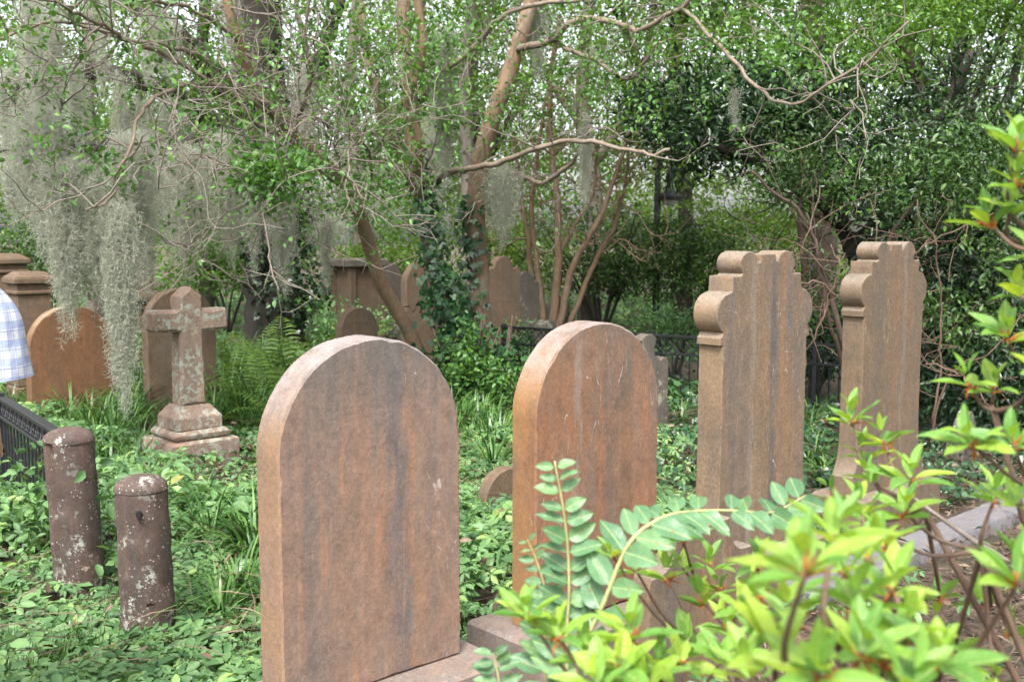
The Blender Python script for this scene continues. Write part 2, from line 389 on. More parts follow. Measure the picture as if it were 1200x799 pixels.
BARK = bark_mat('crape_myrtle_bark', (.175, .105, .062), (.270, .180, .115), (.240, .190, .140), (.12, .12, .070), .6)
BARKD = bark_mat('dark_bark', (.022, .017, .013), (.045, .034, .026), (.035, .030, .025), (.03, .035, .02), .5)
BARKR = bark_mat('reddish_bark', (.058, .036, .027), (.105, .066, .048), (.085, .060, .048))
BARKL = bark_mat('limb_bark', (.150, .110, .080), (.220, .170, .125), (.190, .160, .130), (.11, .11, .07), .6)
BARKG = bark_mat('grey_bark', (.150, .125, .105), (.230, .195, .170), (.190, .165, .145))
TWIG = bark_mat('pale_twig_bark', (.130, .105, .085), (.210, .175, .145), (.180, .160, .138), mossf=.3)
STEM = bark_mat('azalea_stem', (.085, .050, .034), (.150, .092, .062), (.130, .088, .064), mossf=0)

LF_CRAPE = leaf_mat('crape_myrtle_leaf', [(0, (.045, .115, .026)), (.55, (.090, .215, .048)), (1, (.165, .320, .066))], .40, .42)
LF_MID = leaf_mat('mid_tree_leaf', [(0, (.040, .100, .018)), (.5, (.088, .200, .030)), (1, (.170, .320, .045))], .45, .45)
LF_SUN = leaf_mat('bright_tree_leaf', [(0, (.060, .130, .022)), (.5, (.130, .250, .036)), (1, (.250, .380, .060))], .45, .4)
LF_DARK = leaf_mat('evergreen_leaf', [(0, (.008, .024, .009)), (.6, (.018, .046, .017)), (.9, (.040, .088, .028)), (1, (.085, .140, .04))], .10, .30, .5)
LF_SHRUB = leaf_mat('shrub_leaf', [(0, (.020, .050, .012)), (.6, (.045, .105, .022)), (1, (.100, .180, .035))], .25, .4)
LF_IVY = leaf_mat('ivy_leaf', [(0, (.012, .042, .018)), (.7, (.028, .085, .030)), (1, (.070, .150, .045))], .12, .33, .55)
LF_GROUND = leaf_mat('creeper_leaf', [(0, (.040, .100, .036)), (.45, (.100, .210, .078)), (.85, (.175, .310, .115)), (.95, (.250, .370, .110)), (1, (.28, .24, .08))], .32, .48, .4)
LF_IVYG = leaf_mat('ground_ivy_leaf', [(0, (.014, .046, .020)), (.6, (.034, .095, .040)), (1, (.080, .160, .055))], .15, .30, .6)
LF_GRASS = leaf_mat('strap_leaf', [(0, (.028, .080, .018)), (.6, (.065, .160, .036)), (1, (.135, .240, .060))], .22, .36)
LF_FERN = leaf_mat('fern_leaf', [(0, (.060, .130, .026)), (1, (.155, .260, .050))], .40, .45)
LF_AZ = leaf_mat('azalea_leaf', [(0, (.105, .255, .050)), (.35, (.175, .350, .060)), (.75, (.255, .420, .055)), (1, (.340, .470, .050))], .42, .40, .45, objrand=True, rib=True)
LF_PRIVET = leaf_mat('sapling_leaf', [(0, (.075, .175, .085)), (.6, (.110, .230, .110)), (1, (.150, .280, .120))], .30, .36, .55, objrand=True, rib=True)
PETAL = leaf_mat('spent_petal', [(0, (.36, .105, .028)), (.5, (.52, .17, .030)), (1, (.38, .16, .06))], .25, .6, .3)
MOSS = leaf_mat('spanish_moss_strand', [(0, (.300, .310, .265)), (.5, (.430, .450, .390)), (1, (.540, .560, .490))], .55, .85, .1, tint=(1, 1, .9))
LITTER = leaf_mat('dry_litter', [(0, (.045, .030, .021)), (.5, (.100, .070, .050)), (1, (.210, .155, .112))], .05, .8, .2)

# ------------------------------------------------------------------ ground
def gz(x, y): return 0.03 * mnoise.noise(Vector((x * .55, y * .55, 1.7))) + 0.012 * mnoise.noise(Vector((x * 2.3, y * 2.3, 4.2)))
def soil():
    m, t, b, out = nt('soil_and_litter')
    tc = t.nodes.new('ShaderNodeTexCoord'); v = tc.outputs['Object']
    col = ramp(t, noise(t, v, 9, 8, .7), [(.3, (.030, .022, .015)), (.5, (.070, .050, .034)), (.7, (.130, .092, .062))])
    g = noise(t, v, 90, 5, .75)
    col = mixc(t, .7, col, mixc(t, 1, col, ramp(t, g, [(.3, (.4, .4, .4)), (.7, (1.7, 1.6, 1.5))]), 'MULTIPLY'))
    col = mixc(t, smooth01(t, noise(t, v, .6, 4, .6), .52, .62), col, (.055, .050, .030))
    t.links.new(col, b.inputs['Base Color']); b.inputs['Roughness'].default_value = .9; bump(t, b, g, .8, .02)
    return m
xs = np.concatenate([np.linspace(-90, -8, 20), np.linspace(-7.5, 7.5, 76), np.linspace(8, 90, 20)])
ys = np.concatenate([np.linspace(-60, -1, 14), np.linspace(-.6, 14, 74), np.linspace(14.6, 120, 26)])
gv = np.array([(x, y, gz(x, y) if abs(x) < 20 and -5 < y < 40 else 0) for y in ys for x in xs])
nx, ny = len(xs), len(ys)
gi = (np.arange(ny - 1)[:, None] * nx + np.arange(nx - 1)[None, :]).ravel()
mb = MB(); mb.add(gv, np.stack([gi, gi + 1, gi + 1 + nx, gi + nx], -1))
g = link('ground', mb.mesh('ground', smooth=True), soil()); g['kind'] = 'structure'; g['label'] = 'dark soil with leaf litter under the plants'

# ------------------------------------------------------------------ headstones
FOOT = []       # footprints kept clear of ground cover: (cx, cy, half width, half depth, yaw)
def arc(cx, cz, rx, rz, a0, a1, n):
    return [(cx + rx * math.cos(RAD(a)), cz + rz * math.sin(RAD(a))) for a in np.linspace(a0, a1, n)]
def prof_round(w, h, zb=0.0, rise=None):
    rise = w / 2 if rise is None else rise
    return [(w / 2, zb + k * (h - rise - zb) / 6) for k in range(6)] + arc(0, h - rise, w / 2, rise, 0, 180, 73) + [(-w / 2, zb + k * (h - rise - zb) / 6) for k in range(5, -1, -1)]
def mirror(right): return right + [(-x, z) for x, z in reversed(right) if abs(x) > 1e-6]
def prof_tympanum(w, h, arch=.27, sh=.05):
    a = w * arch; zs = h - a
    r = [(w / 2, 0), (w / 2, zs * .5), (w / 2, zs - sh)] + arc(w / 2 - sh * 1.2, zs - sh, sh * 1.2, sh, 20, 90, 5) + [(a + .02, zs - .01)] + arc(0, zs, a, a, 8, 90, 14)
    return mirror(r)
def prof_scallop(w, h):
    r = [(w / 2, 0), (w / 2, h * .72)] + arc(w / 2 - .05, h * .72, .05, .05, 15, 150, 8) + arc(w * .24, h * .86, .05, .07, 260, 140, 6)[::1] + arc(0, h - .09, .10, .09, 30, 90, 8)
    return mirror(r)
def prof_point(w, h):
    r = [(w / 2, 0), (w / 2, h * .7), (w * .36, h * .78), (w * .2, h * .84), (w * .12, h * .95), (0, h)]
    return mirror(r)
def prof_flat(w, h): return [(w / 2, 0), (w / 2, h * .5), (w / 2, h), (0, h + .01), (-w / 2, h), (-w / 2, h * .5)]
def prof_volute(H, zb=.30):
    r = [(.375, zb), (.372, zb + .10), (.350, zb + .135), (.328, zb + .175), (.314, zb + .24), (.310, zb + .34), (.308, H - .60), (.308, H - .385), (.326, H - .380), (.328, H - .352), (.318, H - .345)]
    r += arc(.262, H - .255, .088, .088, -58, 84, 16)
    r += [(.252, H - .162), (.250, H - .105), (.247, H - .098), (.196, H - .098)]
    r += arc(.134, H - .052, .066, .054, -44, 168, 18)
    r += [(.064, H - .040), (.058, H - .040), (.052, H - .014), (.046, H - .011)]
    return mirror(r)
def headstone(name, label, prof, t, loc, mat, rotz=YAW, base=None, bmat=None, bev=.006, lean=(0, 0), group=None, cat='headstone', sink=0.0, foot=None):
    th = thing(name, label, cat, loc, rotz, group)
    if lean != (0, 0): th.rotation_euler = (lean[0], lean[1], rotz)
    mb = MB(); slab(mb, prof, t, bev)
    link('slab', mb.mesh('slab', sharp=32), mat, th)
    hw = max(abs(p[0]) for p in prof)
    if base:
        hw = base[0] / 2
        mb = MB(); box(mb, -base[0] / 2, base[0] / 2, -base[1] / 2, base[1] / 2, -.1, base[2], .012, .002)
        link('base', mb.mesh('base', sharp=35), bmat or STB, th)
    FOOT.append((loc[0], loc[1], hw + .03, (base[1] / 2 if base else t / 2) + .03, rotz))
    return th
headstone('headstone', 'nearest big round-topped brownstone headstone with grey streaks, front centre', prof_round(.62, 1.30, .301), .12, (-.428, 3.021, 0), ST1, base=(.79, .38, .300))
headstone('headstone', 'round-topped rusty headstone with orange-stained side, behind the leafy sapling', prof_round(.62, 1.285, .261), .12, (.268, 3.706, 0), ST2, base=(.80, .38, .260))
headstone('scrolled_headstone', 'taller left headstone with scrolled top and orange-grey streaks, second from right', prof_volute(1.512, .221), .125, (1.052, 4.601, 0), ST3, base=(.80, .27, .22), bmat=ST4, bev=.004)
headstone('scrolled_headstone', 'rightmost scrolled brown headstone standing before the dark evergreen', prof_volute(1.540, .22), .125, (2.001, 5.725, 0), ST4, base=(.84, .30, .222), bmat=ST4, bev=.004)
# low shouldered stone in front of the third headstone
def prof_low(w, h):
    r = [(w / 2, -.05), (w / 2, h - .03), (w / 2 - .01, h - .003), (w / 2 - .06, h)] + arc(w / 2 - .06, h + .095, .075, .095, -90, -175, 8) + [(w / 2 - .145, h + .12), (w / 4, h + .125), (.04, h + .125)]
    return mirror(r)
lowc = np.array([P(750, 668, 3.42)[0], 3.42]) + .29 * U[:2]
headstone('low_headstone', 'low thin shouldered gravestone behind the azalea leaves, left of the scrolled headstone', prof_low(.58, .47), .075, (lowc[0], lowc[1], 0), ST4, bev=.006)

def pxs(px, Y): return (px - 600) / F_PX * Y
def hz(py, Y): return float(P(600, py, Y)[2])
back = [
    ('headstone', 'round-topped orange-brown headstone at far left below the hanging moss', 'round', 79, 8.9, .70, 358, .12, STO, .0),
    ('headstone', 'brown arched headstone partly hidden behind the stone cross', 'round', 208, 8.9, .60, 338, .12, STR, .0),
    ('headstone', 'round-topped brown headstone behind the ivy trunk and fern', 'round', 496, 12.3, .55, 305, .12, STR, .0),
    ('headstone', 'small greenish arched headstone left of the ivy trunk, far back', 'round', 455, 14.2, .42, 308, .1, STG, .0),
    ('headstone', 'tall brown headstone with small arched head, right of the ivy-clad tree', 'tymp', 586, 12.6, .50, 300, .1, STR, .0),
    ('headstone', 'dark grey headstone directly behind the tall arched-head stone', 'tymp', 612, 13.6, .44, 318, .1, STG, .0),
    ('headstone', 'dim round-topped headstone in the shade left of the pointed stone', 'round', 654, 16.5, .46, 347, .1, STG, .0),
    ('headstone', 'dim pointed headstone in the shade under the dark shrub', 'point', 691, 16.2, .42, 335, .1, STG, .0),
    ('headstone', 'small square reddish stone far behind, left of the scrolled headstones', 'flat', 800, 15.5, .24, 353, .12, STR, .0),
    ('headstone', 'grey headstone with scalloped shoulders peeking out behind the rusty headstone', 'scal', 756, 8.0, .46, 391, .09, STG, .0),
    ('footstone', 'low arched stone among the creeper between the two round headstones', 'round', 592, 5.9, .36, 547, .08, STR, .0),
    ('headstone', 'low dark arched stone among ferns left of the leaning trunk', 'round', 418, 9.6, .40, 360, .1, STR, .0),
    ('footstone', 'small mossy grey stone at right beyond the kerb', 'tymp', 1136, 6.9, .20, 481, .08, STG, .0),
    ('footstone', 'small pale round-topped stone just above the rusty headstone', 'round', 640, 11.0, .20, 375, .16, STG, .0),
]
for nm, lab, kind, px, Y, w, top, t, mat, ln in back:
    h = hz(top, Y) ; fn = {'round': lambda: prof_round(w, h, -.05), 'tymp': lambda: prof_tympanum(w, h), 'point': lambda: prof_point(w, h), 'flat': lambda: prof_flat(w, h), 'scal': lambda: prof_scallop(w, h)}[kind]
    headstone(nm, lab, fn(), t, (pxs(px, Y), Y, 0), mat, YAW + random.uniform(-.08, .08), lean=(random.uniform(-.02, .02), random.uniform(-.015, .015)))

# pedestals, obelisk and table tomb in the back
def pedestal(name, label, px, Y, w, top, mat, obelisk=0.0):
    h = hz(top, Y); th = thing(name, label, 'monument', (pxs(px, Y), Y, 0), YAW)
    mb = MB(); box(mb, -w * .62, w * .62, -w * .62, w * .62, -.1, .22, .012); box(mb, -w * .55, w * .55, -w * .55, w * .55, .22, .32, .01)
    link('plinth', mb.mesh('plinth', sharp=35), mat, th)
    mb = MB(); box(mb, -w * .42, w * .42, -w * .42, w * .42, .32, h - .20, .01); link('die', mb.mesh('die', sharp=35), mat, th)
    mb = MB(); box(mb, -w * .48, w * .48, -w * .48, w * .48, h - .20, h - .165, .008); box(mb, -w * .43, w * .43, -w * .43, w * .43, h - .165, h - .11, .004)
    box(mb, -w * .52, w * .52, -w * .52, w * .52, h - .11, h - .05, .012)
    frustum(mb, w * .50, w * .50, w * .30, w * .30, h - .05, h)
    link('cornice', mb.mesh('cornice', sharp=35), mat, th)
    if obelisk:
        mb = MB(); frustum(mb, w * .30, w * .30, w * .20, w * .20, h, h + obelisk); frustum(mb, w * .20, w * .20, .005, .005, h + obelisk, h + obelisk + w * .3)
        link('obelisk', mb.mesh('obelisk', sharp=35), mat, th)
    FOOT.append((pxs(px, Y), Y, w * .65, w * .65, YAW))
pedestal('pedestal_monument', 'stepped brown pedestal with a moulded cap beside the plaid sleeve', 34, 9.6, .34, 318, STR)
pedestal('pedestal_monument', 'brown pedestal at the very left edge, behind the stepped one', 4, 11.2, .42, 297, STR)
pedestal('obelisk_monument', 'reddish obelisk on a pedestal behind the long moss tassel', 160, 11.5, .46, 340, STR, 1.25)
Yt = 13.2; th = thing('box_tomb', 'upright box tomb with a grey cap slab behind the leaning trunk', 'tomb', (pxs(419, Yt), Yt, 0), YAW)
hT = hz(303, Yt)
mb = MB(); box(mb, -.26, .26, -.24, .24, -.1, .18, .01); link('plinth', mb.mesh('plinth', sharp=35), STG, th)
mb = MB(); box(mb, -.20, .20, -.18, .18, .18, hT - .10, .008); link('die', mb.mesh('die', sharp=35), STR, th)
for sx in (-1, 1):
    for sy in (-1, 1):
        mb = MB(); box(mb, sx * .21 - .035, sx * .21 + .035, sy * .19 - .035, sy * .19 + .035, .18, hT - .10, .008); link('pilaster', mb.mesh('pilaster', sharp=35), STR, th)
mb = MB(); box(mb, -.29, .29, -.26, .26, hT - .10, hT, .015); link('cap_slab', mb.mesh('cap_slab', sharp=35), STG, th)

# stone cross
cx, cy = G(218, 556)[:2]; cy += .12
th = thing('cross_monument', 'lichen-spotted stone cross on a stepped base at left', 'cross', (cx, cy, 0), YAW)
FOOT.append((cx, cy, .34, .34, YAW))
mb = MB(); box(mb, -.272, .272, -.265, .265, -.12, .055, .01, .002); link('base_step', mb.mesh('ba', sharp=35), STX, th)
mb = MB(); box(mb, -.238, .238, -.228, .228, .055, .235, .012, .002); link('base_step', mb.mesh('bb', sharp=35), STX, th)
mb = MB(); box(mb, -.195, .195, -.187, .187, .235, .300, .022, .002); link('base_step', mb.mesh('bc', sharp=50), STX, th)
mb = MB(); box(mb, -.158, .158, -.148, .148, .300, .385, .006, .001); frustum(mb, .155, .145, .102, .090, .385, .455); link('socket_block', mb.mesh('bd', sharp=30), STX, th)
ct, ca0, ca1, hwb, hwt, ha = 1.235, .945, 1.085, .090, .080, .262
pr = [(hwb, .455), (hwb - .004, .7), (hwt, ca0 - .004), (ha - .018, ca0), (ha, ca0 + .018), (ha, ca1 - .02), (ha - .018, ca1), (hwt, ca1), (hwt, ct - .062), (.0, ct)]
mb = MB(); slab(mb, mirror(pr), .155, .018, .0015); link('cross', mb.mesh('cross', sharp=32), STX, th)

# bollards
def bollard(label, px, py, top, r, lean, eye=False, groove=False):
    p = G(px, py); h = hz(top, p[1]); th = thing('stone_post', label, 'post', (p[0], p[1], 0)); th.rotation_euler = (lean[0], lean[1], .4)
    FOOT.append((p[0], p[1], r, r, 0))
    mb = MB(); pf = [(r * 1.04, -.15), (r * 1.03, .05), (r * 1.01, h * .3), (r, h * .6), (r * .99, h - .075), (r * .985, h - .062), (r * 1.02, h - .060), (r * 1.01, h - .050)] + [(r * math.cos(RAD(a)), h - .050 + .050 * math.sin(RAD(a))) for a in range(10, 86, 12)] + [(.002, h)]
    pq = [pf[0]]
    for a_, b_ in zip(pf, pf[1:]):
        m_ = max(1, int(math.dist(a_, b_) / .025)); pq += [(a_[0] + (b_[0] - a_[0]) * k_ / m_, a_[1] + (b_[1] - a_[1]) * k_ / m_) for k_ in range(1, m_ + 1)]
    lathe(mb, pq, 40, wob=.012)
    for V in mb.v:
        for k_ in range(len(V)):
            f_ = 1 + .035 * mnoise.noise(Vector(V[k_] * 11)) + .03 * mnoise.noise(Vector(V[k_] * 34)) - .10 * max(0, mnoise.noise(Vector(V[k_] * 17 + 5)) - .35); V[k_, :2] *= f_
    if groove:
        for V in mb.v:
            a = np.arctan2(V[:, 1], V[:, 0]); k = np.exp(-((a + 2.5) / .16) ** 2) * (V[:, 2] < h - .05); V[:, :2] *= (1 - .22 * k)[:, None]
    shaft = link('shaft', mb.mesh('shaft', sharp=28), STP, th)
    if eye:
        mb = MB(); a = -1.75; d = np.array([math.cos(a), math.sin(a), 0]); q = d * (r - .02) + np.array([0, 0, h - .135])
        tube(mb, [q, q + d * .025, q + d * .045], [.013, .013, .010], 10); link('iron_stub', mb.mesh('iron_stub', sharp=40), IRON, shaft)
bollard('brown stone post with iron stub and white lichen dots, nearer the camera', 175, 738, 556, .103, (-.02, -.02), eye=True)
bollard('taller grooved stone post at the end of the black iron fence', 95, 694, 499, .105, (.02, -.035), groove=True)

# kerb slabs along the plot edge, in the direction of the row
kp = G(1060, 652, .08)[:2] + .0 * Vv[:2]
th = thing('kerb', 'flat grey stone kerb crossing the litter at lower right', 'kerb', (kp[0], kp[1], 0), YAW)
x0 = -.75
for k, ln in enumerate((.92, 1.05, .85, 1.0)):
    mb = MB(); box(mb, x0, x0 + ln - .012, 0.0 + .006 * (k % 2), .20, -.06, .075 - .006 * (k % 2), .01, .003); link('kerb_slab', mb.mesh('kerb_slab', sharp=35), STK, th); x0 += ln
FOOT.append((kp[0] + U[0] * 1.0 + Vv[0] * .13, kp[1] + U[1] * 1.0 + Vv[1] * .13, 1.9, .13, YAW))

# iron fences
def iron_fence(label, a, b, h, band=.14):
    a = np.array([a[0], a[1], 0.]); b = np.array([b[0], b[1], 0.]); L = np.linalg.norm(b - a); ang = math.atan2(b[1] - a[1], b[0] - a[0])
    th = thing('iron_fence', label, 'fence', a, ang)
    for z, s, w in ((h, .012, .026), (h - band, .010, .018), (.10, .010, .018)):
        mb = MB(); box(mb, 0, L, -w, w, z - s, z + s, .003); link('rail', mb.mesh('rail', sharp=40), IRON, th)
    mb = MB(); tube(mb, [(0, 0, -.06), (0, 0, h - band)], .008, 6); pm = mb.mesh('picket', sharp=50)
    n = int(L / .085)
    for k in range(n + 1): link('picket', pm, IRON, th, (k * L / n, 0, 0))
    mb = MB(); r = band / 2 - .012; tube(mb, [(r * math.cos(q), 0, r * math.sin(q)) for q in np.linspace(0, 2 * math.pi, 15)], .007, 5, cap=False)
    tube(mb, [(-r, 0, -r), (r, 0, r)], .006, 5); tube(mb, [(-r, 0, r), (r, 0, -r)], .006, 5); om = mb.mesh('ornament', sharp=50)
    n = int(L / (band * .95))
    for k in range(n): link('lattice_ornament', om, IRON, th, ((k + .5) * L / n, 0, h - band / 2))
    mb = MB(); box(mb, -.018, .018, -.018, .018, -.1, h + .03, .004); pm2 = mb.mesh('post', sharp=40)
    for k in range(int(L // 1.6) + 1): link('fence_post', pm2, IRON, th, (min(L, k * 1.6 + .02), 0, 0))
iron_fence('low black iron fence running from the stone post past the plaid sleeve', (-2.02, 4.83), (-3.6, 7.0), .635, .11)
iron_fence('black iron fence with lattice band in the shade behind the headstones', (-.1, 10.9), (3.1, 8.9), .62, .17)

mb = MB()
for q in range(30):
    f_ = random.random(); c_ = np.array([-2.02, 4.83, 0]) * (1 - f_) + np.array([-3.4, 6.7, 0]) * f_ + np.array([-.07, -.06, random.uniform(.05, .40)])
    clump_leaves(mb, c_, (.11, .11, .10), 34, .055, .55, 'hex', .1, .5, .2)
for q in range(10):
    c_ = np.array([-1.86, 4.62, 0]) + np.array([random.uniform(-.05, .2), random.uniform(-.1, .1), random.uniform(.15, .6)]); clump_leaves(mb, c_, (.05, .05, .06), 14, .07, .55, 'hex', .1, .5, .2)
vine = link('creeper_vine', mb.mesh('creeper_vine', origin=(-2.02, 4.83, 0)), None, None, (-2.02, 4.83, 0)); tag(vine, 'leafy creeper climbing over the left iron fence and grooved post', 'vine')
# lamp post
Yl = 15.0; lp = (pxs(769, Yl), Yl, 0)
th = thing('lamp_post', 'slim black lamp post with a hanging lantern amid the shrubs', 'lamp post', lp)
hL = hz(182, Yl)
mb = MB(); lathe(mb, [(.11, -.05), (.11, .25), (.07, .32), (.055, .45), (.045, 1.2), (.045, hL - .25), (.03, hL - .2), (.028, hL), (.005, hL + .03)], 12); link('pole', mb.mesh('pole', sharp=40), IRON, th)
mb = MB(); tube(mb, [(0, 0, hL - .12), (.06, 0, hL - .02), (.14, 0, hL), (.17, 0, hL - .06), (.17, 0, hL - .18)], .014, 6); link('arm', mb.mesh('arm', sharp=50), IRON, th)
mb = MB(); lathe(mb, [(.05, hL - .36), (.055, hL - .30), (.055, hL - .20), (.03, hL - .17)], 14, .17, 0)
lathe(mb, [(.175, hL - .62), (.18, hL - .57), (.15, hL - .55), (.08, hL - .50), (.05, hL - .42), (.045, hL - .35)], 18, .17, 0); shade = link('lantern_shade', mb.mesh('lantern_shade', sharp=40), IRON, th)
m_, t_, b_, o_ = nt('lantern_glass'); b_.inputs['Base Color'].default_value = (.6, .6, .55, 1); b_.inputs['Roughness'].default_value = .3
mb = MB(); lathe(mb, [(.03, hL - .70), (.09, hL - .68), (.12, hL - .62)], 16, .17, 0); link('lantern_globe', mb.mesh('lantern_globe', sharp=60), m_, shade)

# ------------------------------------------------------------------ trees
def pp(lst): return np.array([P(*q) for q in lst])
class Tree:
    """limbs traced or grown; twigs and leaves follow the limbs"""
    def __init__(s): s.tips = []; s.twig = MB()
    def limb(s, pts, r0, r1, n=None, seg=10, rough=.04, wob=.0):
        n = n or max(8, len(pts) * 5)
        path = catmull(pts, n)
        if wob:
            w = np.cumsum(RNG.normal(size=path.shape) * wob, 0); w -= np.linspace(0, 1, n)[:, None] * w[-1]; path = path + w
        return path, np.linspace(r0, r1, n) ** 1.0, seg, rough
    def grow(s, p, d, L, r, lev, wig=.33, up=.05):
        n = max(4, int(L / .11)); step = L / n; path = [np.array(p)]; d = np.array(d, float)
        for k in range(n):
            d = norm(d + RNG.normal(size=3) * wig + np.array([0, 0, up])); path.append(path[-1] + d * step)
        path = np.array(path)
        tube(s.twig, path, np.linspace(r, max(.0022, r * .35), n + 1), 5 if r > .008 else 4, RNG.random(), cap=False)
        if lev > 0:
            for k in range(2, n + 1):
                if RNG.random() < .62:
                    q = norm(d * .3 + norm(path[k] - path[k - 1]) * .6 + RNG.normal(size=3) * .7)
                    s.grow(path[k], q, L * (.35 + .35 * RNG.random()), r * .6, lev - 1, wig, up)
        if lev <= 1:
            for k in range(n // 2, n + 1): s.tips.append((path[k], d))
def limb_part(parent, base, limbs, mat, name='limb'):
    out = []
    for path, rad, seg, rough in limbs:
        mb = MB(); tube(mb, path, rad, seg, .5, True, rough)
        out.append(link(name, mb.mesh(name, smooth=True, origin=base), mat, parent))
    return out
def tip_leaves(mb, tips, frac, per, L, aspect=.55, kind='hex', spread=1.4):
    sel = [q for q in tips if RNG.random() < frac]
    if not sel: return
    k = np.repeat(np.arange(len(sel)), per)
    pos = np.array([q[0] for q in sel])[k] + RNG.normal(size=(len(k), 3)) * L * spread * .55
    ax = norm(np.array([q[1] for q in sel])[k] * .4 + RNG.normal(size=(len(k), 3)) * .8)
    nr = norm(np.array([0, 0, .9]) + RNG.normal(size=(len(k), 3)) * .5)
    LL = L * (.6 + .7 * RNG.random(len(k)))
    sv = np.clip(RNG.random(len(sel))[k] * .6 + RNG.random(len(k)) * .4, 0, 1)
    leaves(mb, pos, ax, nr, LL, LL * aspect, kind, sv)
def spawn(T, path, t0, t1, n, L, r, lev, bias=(0, 0, 0), wig=.33, up=.05):
    for q in range(n):
        k = int((t0 + (t1 - t0) * RNG.random()) * (len(path) - 2)); tg = norm(path[k + 1] - path[k])
        d = norm(tg * .5 + RNG.normal(size=3) * .75 + np.array(bias))
        T.grow(path[k], d, L * (.6 + .7 * RNG.random()), r, lev, wig, up)

# --- the big crape myrtle, many stems, ivy at its foot
base = np.array([pxs(540, 10.2), 10.2, 0])
crape = thing('crape_myrtle_tree', 'many-stemmed crape myrtle with twisting pale limbs over the graves', 'tree', base)
T = Tree()
stems = [
    T.limb(pp([(512, 470, 10.1), (478, 390, 9.9), (446, 330, 9.6), (425, 270, 9.3), (408, 228, 9.0), (375, 190, 8.7), (335, 148, 8.4), (300, 105, 8.2), (282, 50, 8.0), (268, 0, 7.9), (262, -70, 7.8)]), .088, .042, 44, 12, wob=.006),
    T.limb(pp([(548, 480, 10.1), (530, 400, 10.0), (512, 320, 10.0), (500, 250, 10.0), (488, 190, 9.9), (482, 120, 9.8), (476, 50, 9.7), (470, -60, 9.6)]), .135, .070, 40, 12, wob=.006),
    T.limb(pp([(568, 480, 10.5), (563, 400, 10.5), (558, 320, 10.5), (555, 250, 10.4), (560, 185, 10.3), (580, 125, 10.2), (602, 65, 10.1), (622, 5, 10.0), (640, -70, 9.9)]), .140, .082, 44, 12, wob=.006),
    T.limb(pp([(500, 250, 10.0), (478, 200, 9.7), (455, 160, 9.5), (438, 110, 9.3), (425, 40, 9.2), (412, -50, 9.0)]), .07, .04, 30, 10, wob=.008),
    T.limb(pp([(490, 230, 9.95), (494, 180, 9.6), (480, 120, 9.4), (492, 60, 9.2), (485, -40, 9.0)]), .062, .045, 30, 10, wob=.008),
    T.limb(pp([(508, 216, 9.95), (530, 202, 9.6), (560, 194, 9.3), (600, 181, 9.0), (650, 171, 8.8), (700, 173, 8.6), (745, 178, 8.4), (785, 175, 8.3)]), .055, .022, 36, 9, wob=.010),
    T.limb(pp([(566, 216, 10.3), (600, 208, 10.0), (630, 215, 9.8), (662, 203, 9.6), (682, 178, 9.4), (694, 150, 9.2)]), .052, .022, 30, 9, wob=.010),
    T.limb(pp([(604, 60, 10.1), (650, 46, 9.7), (675, 27, 9.5), (720, 22, 9.2), (755, 30, 9.0), (800, 8, 8.7), (850, -30, 8.5)]), .060, .030, 32, 9, wob=.010),
    T.limb(pp([(650, 48, 9.7), (690, 73, 9.4), (735, 92, 9.2), (770, 55, 9.0), (800, 40, 8.8)]), .040, .018, 28, 8, wob=.010),
    T.limb(pp([(494, 118, 9.8), (510, 90, 9.6), (560, 50, 9.4), (600, 14, 9.2), (680, 0, 9.0)]), .055, .030, 28, 9, wob=.008),
    T.limb(pp([(800, 10, 8.7), (830, 50, 8.2), (862, 88, 7.8), (890, 115, 7.5), (925, 117, 7.3), (970, 97, 7.1), (1020, 72, 6.9), (1065, 25, 6.7)]), .030, .012, 36, 8, wob=.010),
    T.limb(pp([(318, 128, 8.3), (285, 108, 7.9), (250, 78, 7.5), (200, 57, 7.1), (150, 45, 6.7), (105, 28, 6.4), (55, 5, 6.1), (0, -20, 5.9)]), .045, .012, 36, 8, wob=.012),
    T.limb(pp([(335, 148, 8.4), (295, 118, 7.7), (240, 110, 7.1), (205, 128, 6.8), (182, 165, 6.6), (150, 205, 6.5), (138, 232, 6.4), (100, 246, 6.3)]), .036, .010, 36, 8, wob=.012),
    T.limb(pp([(350, 165, 8.5), (310, 150, 8.0), (260, 118, 7.6), (190, 75, 7.2), (120, 40, 6.9), (40, 30, 6.5), (-20, 60, 6.3)]), .040, .012, 36, 8, wob=.012),
    T.limb(pp([(345, 158, 8.5), (360, 120, 8.2), (372, 80, 7.9), (360, 40, 7.7), (366, -30, 7.5)]), .036, .015, 28, 8, wob=.012),
    T.limb(pp([(400, 220, 9.0), (372, 190, 8.3), (350, 195, 7.6), (318, 205, 7.0), (300, 240, 6.7), (330, 238, 6.5)]), .026, .007, 30, 7, wob=.012),
    T.limb(pp([(425, 270, 9.3), (430, 200, 8.6), (412, 170, 8.0), (400, 200, 7.6), (430, 235, 7.3)]), .024, .007, 30, 7, wob=.012),
    T.limb(pp([(282, 50, 8.0), (230, 10, 7.4), (150, -10, 6.8), (60, -40, 6.4)]), .032, .015, 24, 8, wob=.012),
    T.limb(pp([(470, 170, 9.5), (440, 155, 9.0), (400, 150, 8.5), (360, 140, 8.1), (330, 170, 7.6), (290, 185, 7.2)]), .030, .009, 30, 7, wob=.014),
]
limb_part(crape, base, [(p_, r_ * .80, a_, b_) for p_, r_, a_, b_ in stems[:5]], BARK, 'stem'); limb_part(crape, base, [(p_, r_ * .55, a_, b_) for p_, r_, a_, b_ in stems[5:]], BARKL, 'limb')
for q in (0, 11, 12, 13, 14, 15, 16, 17, 18):
    spawn(T, stems[q][0], .45 if q == 0 else .15, 1, 12 if q != 0 else 14, .85, .0075, 2, (0, -.15, .05))
